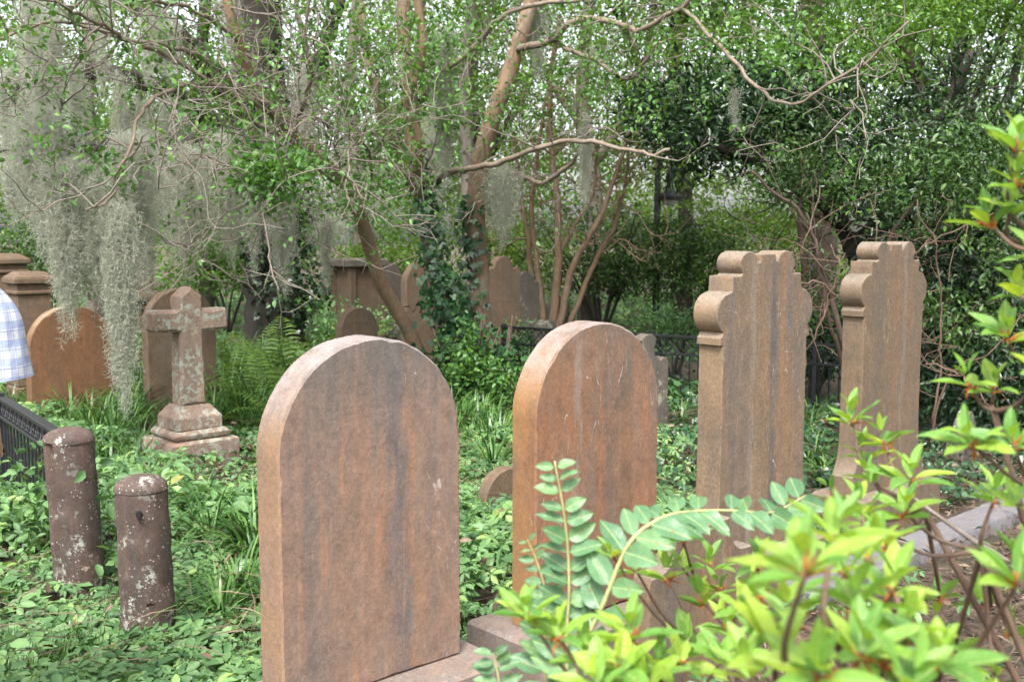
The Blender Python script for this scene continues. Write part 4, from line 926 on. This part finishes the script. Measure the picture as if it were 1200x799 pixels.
for px, py, n, L in ((90, 505, 7, .40), (140, 500, 7, .42), (60, 500, 5, .38), (180, 480, 6, .5), (165, 455, 5, .5), (290, 500, 10, .5), (310, 470, 10, .55), (280, 455, 8, .5), (330, 505, 6, .45), (150, 545, 7, .32), (250, 475, 5, .45), (345, 470, 6, .5), (210, 470, 4, .45), (555, 500, 4, .4), (575, 530, 4, .4), (560, 490, 4, .4), (545, 520, 3, .4), (265, 640, 2, .34), (290, 650, 3, .36), (285, 700, 2, .3), (555, 640, 3, .3), (800, 480, 3, .3), (955, 510, 3, .3), (960, 560, 3, .25)):
    clump_px(px, py, n, L)
for _ in range(70):
    g_ = G(random.uniform(-20, 120), random.uniform(750, 815)); blades(mb, (g_[0], g_[1], gz(g_[0], g_[1])), 16, .10, .004, .6)
for _ in range(60):
    px, py = random.uniform(0, 1000), random.uniform(440, 560); g_ = G(px, py)
    if clear_of(np.array([g_[0]]), np.array([g_[1]]), .02)[0]: blades(mb, (g_[0], g_[1], gz(g_[0], g_[1])), 18, .32, .009)
o = link('strap_grass', mb.mesh('strap_grass'), LF_GRASS); tag(o, 'arching strap-leaved grass clumps around the stones', kind='stuff')

# ferns
def frond_mesh(L, arch):
    mb = MB(); n = 19; t = np.linspace(0, 1, n); path = np.stack([.04 * L * np.sin(t * 3), L * (t - .25 * arch * t ** 2), L * (.62 * t - arch * .75 * t ** 2.2)], -1)
    tube(mb, path, np.linspace(.005, .0015, n), 4, .3, False)
    tg = norm(np.gradient(path, axis=0)); up = norm(np.cross(np.array([1., 0, 0]), tg)); ln = L * .19 * np.sin(np.pi * np.clip(t * .90 + .10, 0, 1)) ** .7 * (1 - .25 * t)
    for s in (-1, 1):
        k = slice(2, n); d = np.array([s, 0, 0]) + tg[k] * .30 - np.array([0, 0, .15]) + RNG.normal(size=(n - 2, 3)) * .06; leaves(mb, path[k], d, up[k], ln[k] + .012, L * .021, 'quad', .2 + .8 * RNG.random(n - 2))
    return mb.mesh('frond')
FR = [frond_mesh(.72, .55), frond_mesh(.80, .8), frond_mesh(.66, .35)]
def fern(label, px, py, s, n=10, lift=0.0):
    p = G(px, py); th = thing('fern', label, 'fern', (p[0], p[1], gz(p[0], p[1]) + lift), random.uniform(0, 6), 'ferns among the graves')
    for k in range(n):
        o = link('frond', FR[k % 3], LF_FERN, th); o.rotation_euler = (random.uniform(-.1, .65), random.uniform(-.15, .15), k * 6.283 / n + random.uniform(-.25, .25)); q = s * random.uniform(.8, 1.15); o.scale = (q, q, q)
for lab, px, py, s, n in (('fern just right of the cross behind the nearest headstone', 305, 500, 1.25, 13), ('tall pale fern left of centre before the dark oak', 352, 492, 1.45, 13), ('fern at the foot of the dark oak trunk', 322, 470, 1.45, 12), ('fern rising above the nearest headstone', 395, 485, 1.4, 12), ('fern between the box tomb and the nearest headstone', 432, 476, 1.25, 12),
                            ('fern left of the ivy mound by the leaning trunk', 487, 478, 1.2, 12), ('upper fern fronds before the round brown headstone', 500, 462, 1.35, 11), ('pale fern below the thin moss strand', 375, 465, 1.5, 12), ('fern far back by the box tomb', 405, 440, 1.3, 11), ('fern beside the dark arched stone', 452, 470, 1.2, 11), ('fern low behind the nearest headstone, left', 345, 515, 1.1, 12),
                            ('fern behind the left shoulder of the nearest headstone', 285, 480, 1.2, 11), ('fern beside the cross arm, far back', 290, 452, 1.2, 10)):
    fern(lab, px, py, s, n)

# ------------------------------------------------------------------ foreground shrubs with single leaves
def leaf_object_mesh(name, width, curl, cup, wav, point=.75):
    """unit leaf along +y, length 1"""
    mb = MB(); nr, ncx = 11, 5; V = []
    for i in range(nr):
        t = i / (nr - 1); w = width * .5 * (math.sin(math.pi * min(1, t ** point * .96 + .02)) ** .85 if 0 < i < nr - 1 else .012)
        for j in range(ncx):
            u = (j / (ncx - 1) - .5) * 2
            V.append((u * w, t - .06 * curl * t * t, cup * abs(u) ** 1.5 * w * 1.4 - curl * t ** 2.2 * .42 + .10 * t + wav * math.sin(t * 11 + u * 2) * .02 * abs(u)))
    F = np.array([[i * ncx + j, i * ncx + j + 1, (i + 1) * ncx + j + 1, (i + 1) * ncx + j] for i in range(nr - 1) for j in range(ncx - 1)])
    mb.add(V, F); return mb.mesh(name, smooth=True)
AZ = [leaf_object_mesh('azalea_leaf', .36, c, q, w, .85) for c, q, w in ((.20, .35, .4), (.40, .2, .8), (.0, .45, .5), (.55, .3, .6), (.28, .15, 1.0))]
PV = [leaf_object_mesh('sapling_leaf', .52, c, q, w, .72) for c, q, w in ((.35, .22, 1.4), (.15, .3, 1.0), (.6, .15, 1.8))]
def petal_mesh():
    mb = MB()
    for k in range(9):
        d = norm(RNG.normal(size=3) + np.array([0, 0, .8])); L = .35 + .4 * RNG.random(); path = catmull([np.zeros(3), d * L * .5, d * L + RNG.normal(size=3) * .18], 5)
        tube(mb, path, np.array([.035, .05, .065, .05, .012]) * .8, 4, RNG.random(), False)
    return mb.mesh('spent_flower')
PT = [petal_mesh() for _ in range(3)]
def orient(o, d, up):
    y = Vector(d).normalized(); z = Vector(up); z = (z - y * z.dot(y)); z = z.normalized() if z.length > 1e-4 else Vector((1, 0, 0)); x = y.cross(z)
    M = Matrix((x, y, z)).transposed(); o.rotation_mode = 'QUATERNION'; o.rotation_quaternion = M.to_quaternion()
def rosette(th, b, p, ax, L, n, flower=True):
    ax = norm(np.asarray(ax, float)); e1 = norm(np.cross(ax, [.3, .9, .2])); e2 = np.cross(ax, e1)
    for k in range(n):
        inner = k >= n - 3; a = k * 2.399 + random.uniform(-.25, .25); el = random.uniform(.75, 1.15) if inner else random.uniform(.10, .72)
        d = (math.cos(a) * e1 + math.sin(a) * e2) * math.cos(el) + ax * math.sin(el); q = L * (random.uniform(.55, .8) if inner else random.uniform(.8, 1.2))
        o = link('leaf', random.choice(AZ), LF_AZ, th, tuple(p - b + d * .004 + ax * (.012 if inner else -.010 * random.random())))
        orient(o, d, ax + np.array([0, 0, .35])); o.scale = (q * random.uniform(.85, 1.2), q, q)
    if flower:
        o = link('spent_flower', random.choice(PT), PETAL, th, tuple(p - b - ax * .006)); s = L * random.uniform(.4, .62); o.scale = (s, s, s); o.rotation_euler = (random.uniform(-.6, .6), random.uniform(-.6, .6), random.uniform(0, 6))
def azalea(label, base_xy, ros, hubs):
    b = np.array([base_xy[0], base_xy[1], 0.0]); th = thing('azalea_bush', label, 'azalea', b, 0, 'azaleas in the foreground')
    hp = [P(*h) for h in hubs]
    for h in hp:
        mb = MB(); tube(mb, catmull([b + RNG.normal(size=3) * np.array([.05, .05, 0]), b * .55 + h * .45 + RNG.normal(size=3) * .05 + np.array([0, 0, -.08]), h], 14), np.linspace(.0085, .0045, 14), 7, .5, True, .05); link('branch', mb.mesh('branch', smooth=True, origin=b), STEM, th)
    for px, py, Y, L, n, fl in ros:
        p = P(px, py, Y); h = min(hp, key=lambda q: np.linalg.norm(q - p) + 1.2 * max(0, q[2] - p[2] + .02)); mid = (p * .55 + h * .45) + np.array([random.uniform(-.02, .02), random.uniform(-.03, .03), -.10 * np.linalg.norm(p - h) - .008])
        path = catmull([h, mid, p], 12); mb = MB(); tube(mb, path, np.linspace(.0040, .0019, 12), 6, .5, True, .06); link('twig', mb.mesh('twig', smooth=True, origin=b), STEM, th)
        d = norm(path[-1] - path[-3]); rosette(th, b, p, d * .75 + np.array([0, -.12, .75]) + RNG.normal(size=3) * .18, L, n, fl)
# (px, py, distance, leaf length in m, leaves, spent flower)
azalea('azalea sprays with fresh leaves in front of the low stone, lower centre', (.62, 1.35), [
    (618, 722, 1.32, 0.055, 9, 1), (655, 745, 1.30, 0.055, 9, 1), (690, 770, 1.3, 0.050, 8, 0), (738, 745, 1.30, 0.057, 9, 1), (728, 782, 1.25, 0.055, 9, 1), (718, 652, 1.70, 0.050, 8, 1), (745, 668, 1.72, 0.045, 7, 0), (800, 632, 1.75, 0.053, 9, 1),
    (782, 676, 1.75, 0.050, 8, 1), (800, 665, 1.8, 0.045, 7, 0), (832, 662, 1.85, 0.050, 8, 1), (824, 705, 1.75, 0.053, 8, 1), (843, 690, 1.8, 0.045, 7, 1), (808, 752, 1.65, 0.050, 8, 0), (850, 735, 1.6, 0.053, 8, 1), (772, 785, 1.30, 0.055, 9, 1), (800, 775, 1.4, 0.053, 8, 1), (845, 775, 1.3, 0.057, 9, 0),
    (870, 715, 1.5, 0.050, 8, 0), (755, 800, 1.25, 0.057, 9, 1), (700, 805, 1.2, 0.055, 8, 0), (890, 660, 1.7, 0.050, 8, 1), (880, 760, 1.35, 0.053, 8, 1)],
    [(760, 800, 1.42), (850, 770, 1.7), (905, 800, 1.5), (860, 720, 1.8), (800, 840, 1.3)])
azalea('nearest out-of-focus azalea branch with large bright leaves at lower right', (.50, .92), [
    (1015, 655, 1.15, 0.050, 9, 1), (925, 725, 1.0, 0.050, 9, 1), (1035, 780, 1.0, 0.050, 9, 1), (890, 700, 1.3, 0.045, 9, 1),
    (945, 668, 0.81, 0.055, 9, 1), (978, 625, 0.95, 0.050, 8, 0), (1000, 712, 0.95, 0.053, 9, 1), (1045, 690, 1.04, 0.053, 9, 1), (1010, 765, 0.90, 0.055, 9, 1), (1062, 742, 0.98, 0.053, 9, 1), (915, 765, 0.88, 0.053, 9, 1), (960, 790, 0.85, 0.055, 9, 1), (1100, 775, 0.95, 0.053, 9, 1), (1036, 640, 1.22, 0.053, 9, 1), (1010, 600, 1.34, 0.050, 8, 0),
    (880, 790, 0.98, 0.050, 8, 0), (1195, 680, 0.98, 0.055, 9, 1), (985, 668, 1.10, 0.049, 8, 1), (1060, 800, 0.85, 0.053, 8, 0)],
    [(985, 760, .92), (1060, 790, 1.0), (1130, 780, 1.05), (940, 800, .9), (1060, 720, 1.15)])
azalea('upright azalea sprays reaching in from the right edge', (1.15, 1.35), [
    (998, 492, 1.60, 0.047, 9, 1), (1036, 516, 1.60, 0.052, 9, 1), (1015, 535, 1.62, 0.045, 8, 0), (1068, 560, 1.50, 0.054, 9, 1), (1022, 562, 1.55, 0.047, 8, 0), (975, 578, 1.7, 0.040, 6, 1), (1060, 600, 1.40, 0.054, 9, 1), (1010, 610, 1.4, 0.047, 8, 1), (1138, 520, 1.28, 0.054, 9, 1), (1188, 522, 1.26, 0.052, 9, 1), (1165, 585, 1.40, 0.052, 8, 1), (1195, 590, 1.3, 0.049, 8, 0),
    (1136, 450, 1.45, 0.047, 6, 1), (1166, 455, 1.45, 0.045, 7, 1), (1180, 395, 1.42, 0.052, 9, 1), (1196, 345, 1.40, 0.049, 7, 0), (1160, 262, 1.42, 0.052, 8, 1), (1185, 245, 1.42, 0.049, 8, 0), (1192, 215, 1.40, 0.049, 8, 1), (1192, 172, 1.40, 0.052, 9, 1), (1215, 300, 1.4, 0.052, 8, 1), (1225, 440, 1.35, 0.052, 8, 1), (1150, 705, 1.60, .044, 8, 1), (1100, 700, 1.70, .044, 8, 1), (1185, 745, 1.5, .044, 9, 1), (1120, 765, 1.6, .044, 8, 1), (1165, 790, 1.4, .044, 8, 1), (1195, 650, 1.4, .046, 8, 1), (1230, 200, 1.4, 0.052, 8, 1)],
    [(1085, 600, 1.52), (1165, 482, 1.44), (1225, 560, 1.36), (1150, 645, 1.42), (1235, 420, 1.42), (1240, 290, 1.42)])
# pale bare twigs of the right-hand azalea
tw = thing('fallen_stick', 'pale bare stick slanting over the stone kerb at lower right', 'stick', tuple(P(1175, 655, 1.75)))
b = P(1175, 655, 1.75); mb = MB(); tube(mb, catmull([P(1070, 583, 2.0), P(1110, 612, 1.9), P(1145, 636, 1.8), P(1175, 655, 1.75), P(1260, 720, 1.6)], 16), np.linspace(.0035, .0065, 16), 7, .5, True, .05); link('stick', mb.mesh('stick', smooth=True, origin=b), TWIG, tw)

# the blue-green sapling in front of the rusty headstone
b = np.array([pxs(672, 1.62), 1.62, 0]); sap = thing('sapling', 'young blue-green sapling with paired leaves before the rusty headstone', 'sapling', b)
def shoot(pts, r, n, L, flat, tip=.45, start=.05, name='shoot'):
    path = catmull(pp(pts), 40); mb = MB(); tube(mb, path, np.linspace(r, r * .35, 40), 7, .5, True, .03); link(name, mb.mesh(name, smooth=True, origin=b), LF_STEMG, sap)
    for k in range(n):
        t = start + (1 - start) * k / (n - 1); i = min(38, int(t * 39)); tg = norm(path[i + 1] - path[i]); p = path[i]
        sd = norm(np.cross(tg, np.array([0, 1., 0]) if flat else np.array([0, -.3, 1.])))
        for s in (-1, 1):
            d = norm(sd * s * random.uniform(.8, 1.1) + tg * random.uniform(.25, .6) + np.array([0, random.uniform(-.45, .25), random.uniform(-.15, .1)])); q = L * (1 - (1 - tip) * t ** 2.2) * random.uniform(.82, 1.15)
            o = link('leaf', random.choice(PV), LF_PRIVET, sap, tuple(p - b + d * .003)); orient(o, d, np.array([0, -.75, .65]) + RNG.normal(size=3) * .25); o.scale = (q * random.uniform(.9, 1.1), q, q)
LF_STEMG = plain_mat('green_stem', (.30, .30, .13), .5)
shoot([(668, 860, 1.6), (664, 760, 1.6), (667, 680, 1.6), (662, 610, 1.6), (650, 540, 1.6)], .0036, 15, .066, True, .42, .12)
shoot([(660, 860, 1.6), (680, 770, 1.58), (708, 705, 1.56), (735, 640, 1.56), (765, 612, 1.58), (800, 600, 1.62), (860, 598, 1.66), (905, 600, 1.68), (945, 580, 1.70)], .0042, 14, .064, False, .8, .18)
shoot([(640, 760, 1.62), (640, 700, 1.64), (630, 660, 1.66), (618, 632, 1.66)], .0024, 6, .032, True, .5, .35)
shoot([(595, 880, 1.5), (585, 800, 1.5), (578, 765, 1.5)], .0026, 4, .036, True, .7, .5)
shoot([(668, 860, 1.62), (640, 800, 1.66), (640, 740, 1.68), (650, 710, 1.7)], .003, 7, .056, True, .9, .3)

# ------------------------------------------------------------------ tangle of bare twigs behind the scrolled headstones
tg_ = np.array([2.0, 6.9, 0]); bram = thing('bramble', 'tangle of bare brown twigs between and behind the scrolled headstones', 'bramble', tuple(tg_)); T = Tree()
for pts in ([(930, 470, 6.8), (955, 400, 6.7), (985, 330, 6.6), (990, 290, 6.6)], [(990, 345, 7.0), (960, 330, 6.9), (930, 335, 6.8), (905, 310, 6.8)], [(1090, 520, 6.9), (1100, 440, 6.8), (1140, 400, 6.6), (1190, 350, 6.5)], [(1085, 430, 6.7), (1120, 440, 6.5), (1170, 480, 6.3)], [(1000, 400, 7), (1050, 330, 7), (1100, 290, 6.9), (1160, 250, 6.8)],
            [(930, 480, 7), (915, 380, 6.9), (935, 290, 6.8), (960, 220, 6.8)], [(1095, 500, 7), (1110, 350, 6.9), (1090, 250, 6.8)]):
    mb = MB(); path = catmull(pp(pts), 22); w = np.cumsum(RNG.normal(size=path.shape) * .012, 0); path = path + w; tube(mb, path, np.linspace(.008, .003, 22), 6); link('stem', mb.mesh('stem', smooth=True, origin=tg_), STEM, bram); spawn(T, path, .1, 1, 4, .45, .003, 1)
link('twigs', T.twig.mesh('twigs', origin=tg_), STEM, bram)['kind'] = 'stuff'

# ------------------------------------------------------------------ the person at the left edge
m_, t_, b_, o_ = nt('skin'); tc = t_.nodes.new('ShaderNodeTexCoord')
t_.links.new(ramp(t_, noise(t_, tc.outputs['Object'], 30, 3), [(.3, (.42, .24, .17)), (.7, (.52, .31, .23))]), b_.inputs['Base Color']); b_.inputs['Roughness'].default_value = .5; b_.inputs['Subsurface Weight'].default_value = .08; SKIN = m_
m_, t_, b_, o_ = nt('plaid_cotton'); tc = t_.nodes.new('ShaderNodeTexCoord'); sx = t_.nodes.new('ShaderNodeSeparateXYZ'); t_.links.new(tc.outputs['Object'], sx.inputs[0])
def stripe(src, per, w, off): return mth(t_, 'LESS_THAN', mth(t_, 'FRACT', mth(t_, 'ADD', mth(t_, 'DIVIDE', src, per), off)), w)
ang = mth(t_, 'ADD', sx.outputs[0], mth(t_, 'MULTIPLY', sx.outputs[1], .8)); col = (.42, .44, .47)
for src, per, w, off, c, f in ((sx.outputs[2], .048, .34, 0, (.17, .23, .38), .6), (ang, .046, .34, .2, (.20, .23, .38), .55), (sx.outputs[2], .024, .09, .3, (.10, .14, .28), .7), (ang, .023, .10, .5, (.14, .17, .32), .65)):
    col = mixc(t_, mth(t_, 'MULTIPLY', stripe(src, per, w, off), f), col, c)
t_.links.new(col, b_.inputs['Base Color']); b_.inputs['Roughness'].default_value = .85
wv = noise(t_, tc.outputs['Object'], 9, 3); bump(t_, b_, wv, .5, .03); PLAID = m_
KHAKI = plain_mat('khaki_cloth', (.21, .17, .12), .85, var=.12); HAIR = plain_mat('brown_hair', (.055, .035, .022), .6, var=.5, scale=90); SHOE = plain_mat('shoe_leather', (.05, .035, .028), .5)
per = thing('person', 'person in a white and blue plaid short-sleeved shirt at the left edge', 'person', (-1.636, 2.80, 0), RAD(6))
def skin_body():
    v, e, r = [], [], []
    def a(p, rad, prev=None):
        v.append(p); r.append(rad); k = len(v) - 1
        if prev is not None: e.append((prev, k))
        return k
    pel = a((0, 0, .95), (.125, .085)); w = a((0, .01, 1.10), (.115, .08), pel); ch = a((0, .0, 1.28), (.125, .085), w); sh = a((0, -.01, 1.40), (.085, .06), ch); nk = a((0, .0, 1.50), (.058, .06), sh); n2 = a((0, .012, 1.55), (.055, .058), nk)
    h1 = a((0, .03, 1.61), (.068, .085), n2); h2 = a((0, .02, 1.68), (.078, .098), h1); a((0, .012, 1.745), (.055, .07), h2)
    for s in (-1, 1):
        hp = a((s * .095, 0, .90), (.088, .09), pel); kn = a((s * .105, .01, .50), (.058, .062), hp); cf = a((s * .108, -.015, .36), (.055, .06), kn); an = a((s * .11, -.01, .09), (.036, .04), cf); hl = a((s * .11, .02, .04), (.038, .036), an); a((s * .125, .17, .025), (.038, .022), hl)
        so = a((s * .185, -.01, 1.395), (.048, .05), sh); el = a((s * .225, -.03, 1.135), (.042, .043), so); fm = a((s * .205, .06, 1.045), (.038, .037), el); wr = a((s * .17, .20, .965), (.026, .022), fm); pm = a((s * .135, .265, .945), (.036, .018), wr)
        for q, (dx, dz, l) in enumerate(((-.028, .012, .075), (-.010, .016, .085), (.010, .014, .080), (.028, .006, .062))):
            f0 = a((s * (.122 - dx * .2) + dx, .325, .94 + dz), (.0095, .0095), pm); f1 = a((s * (.10) + dx, .325 + l * .55, .935 + dz), (.0085, .0085), f0); a((s * .085 + dx, .325 + l * .8, .915 + dz * .5), (.0075, .0075), f1)
        t0 = a((s * .135, .25, .975), (.012, .012), wr); t1 = a((s * .105, .285, .985), (.011, .011), t0); a((s * .085, .315, .975), (.009, .009), t1)
    m = bpy.data.meshes.new('body'); m.from_pydata(v, e, []); o = link('body', m, SKIN, per)
    o.modifiers.new('skin', 'SKIN'); 
    for k, d in enumerate(m.skin_vertices[0].data): d.radius = r[k]; d.use_root = (k == 0)
    ss = o.modifiers.new('smooth', 'SUBSURF'); ss.levels = 1; ss.render_levels = 2
    return o
skin_body()
def loft(name, rings, mat, seg=24, parent=per, crease=0.0):
    mb = MB(); th = np.arange(seg) * 2 * math.pi / seg; R = []
    for k, (c, rx, ry, tilt) in enumerate(rings):
        q = 1 + crease * np.sin(th * 5 + k * 1.3) + crease * .6 * np.sin(th * 9 - k)
        p = np.stack([rx * np.cos(th) * q, ry * np.sin(th) * q, tilt * rx * np.cos(th)], -1) + np.array(c); R.append(p)
    n = len(R); i = np.arange(n - 1)[:, None] * seg; j = np.arange(seg)[None, :]; j2 = (j + 1) % seg
    mb.add(np.array(R).reshape(-1, 3), np.stack([i + j, i + j2, i + seg + j2, i + seg + j], -1).reshape(-1, 4))
    return mb
def merge(*ms):
    o = MB()
    for m in ms:
        V = np.concatenate(m.v)
        for k, L in m.f.items():
            for A in L: o.f.setdefault(k, []).append(A + o.n)
        o.v.append(V); o.var.append(np.full(len(V), .5)); o.n += len(V)
    return o
torso = loft('t', [((0, 0, .80), .192, .148, 0), ((0, 0, .86), .190, .145, 0), ((0, 0, .95), .184, .138, 0), ((0, .005, 1.05), .175, .130, 0), ((0, .003, 1.13), .176, .130, 0), ((0, .0, 1.22), .182, .133, 0), ((0, 0, 1.31), .186, .130, 0), ((0, -.003, 1.38), .182, .115, 0), ((0, -.005, 1.43), .160, .098, 0), ((0, 0, 1.465), .115, .085, 0), ((0, .004, 1.485), .074, .074, 0), ((0, .006, 1.515), .066, .070, 0)], PLAID, 36, crease=.014)
sl = []
for s_ in (-1, 1):
    m = MB(); pth = catmull([(s_ * .07, -.003, 1.425), (s_ * .13, -.004, 1.425), (s_ * .198, -.005, 1.405), (s_ * .240, -.006, 1.350), (s_ * .252, -.007, 1.285), (s_ * .262, -.008, 1.203)], 22)
    tube(m, pth, np.concatenate([np.linspace(.056, .083, 10), np.linspace(.083, .090, 12)]), 22, cap=False)
    Vt = m.v[0]; rg = np.arange(len(Vt)) // 22; an = np.arange(len(Vt)) % 22
    c_ = pth[rg]; Vt[:] = c_ + (Vt - c_) * (1 + .04 * np.sin(an * .86 + rg * .5) * (rg / 21) + .02 * np.sin(an * 1.9 - rg * .9))[:, None]; Vt[:, 1] = (Vt[:, 1] + .005) * 1.12
    sl.append(m)
link('shirt', merge(torso, *sl).mesh('shirt', smooth=True), PLAID, per)
hip = loft('h', [((0, 0, 1.0), .145, .105, 0), ((0, 0, .92), .160, .115, 0), ((0, 0, .84), .165, .122, 0), ((0, 0, .80), .12, .10, 0)], KHAKI)
lg = [loft('l', [((s * .085, 0, .86), .082, .100, 0), ((s * .098, 0, .72), .094, .102, 0), ((s * .105, .01, .50), .082, .085, 0), ((s * .108, -.005, .30), .078, .08, 0), ((s * .11, 0, .08), .078, .085, 0)], KHAKI, 18, crease=.02) for s in (-1, 1)]
link('trousers', merge(hip, *lg).mesh('trousers', smooth=True), KHAKI, per)
for s in (-1, 1):
    m = loft('sh', [((s * .113, .06, .002), .052, .145, 0), ((s * .113, .06, .035), .054, .147, 0), ((s * .113, .045, .07), .046, .12, 0), ((s * .112, .01, .105), .044, .06, 0)], SHOE, 18); link('shoe', m.mesh('shoe', smooth=True), SHOE, per)
m = MB(); lathe(m, [(.085, 1.62), (.098, 1.66), (.102, 1.71), (.085, 1.765), (.045, 1.79), (.002, 1.797)], 20, 0, -.005); 
for V in m.v: V[:, 1] = V[:, 1] * 1.14; V[:, 2] += np.where(V[:, 1] > .03, .045, 0) * (V[:, 2] < 1.7)
link('hair', m.mesh('hair', smooth=True), HAIR, per)
for s in (-1, 1):
    m = MB(); lathe(m, [(.002, -.012), (.008, -.009), (.012, 0), (.008, .009), (.002, .012)], 10); e_ = link('eye', m.mesh('eye', smooth=True), plain_mat('eye', (.5, .48, .45), .2), per, (s * .032, .108, 1.672))
    m = MB(); lathe(m, [(.004, -.03), (.011, -.02), (.013, .01), (.006, .03)], 10); link('ear', m.mesh('ear', smooth=True), SKIN, per, (s * .083, .012, 1.665))
m = MB(); m.add([(-.014, .118, 1.632), (.014, .118, 1.632), (0, .146, 1.636), (0, .116, 1.684), (0, .112, 1.625)], [[0, 2, 3], [1, 3, 2], [0, 4, 2], [1, 2, 4]]); link('nose', m.mesh('nose', smooth=True), SKIN, per)
m = MB(); tube(m, [(-.024, .105, 1.605), (0, .117, 1.604), (.024, .105, 1.605)], [.004, .007, .004], 6); link('mouth', m.mesh('mouth', smooth=True), plain_mat('lips', (.36, .14, .11), .5), per)
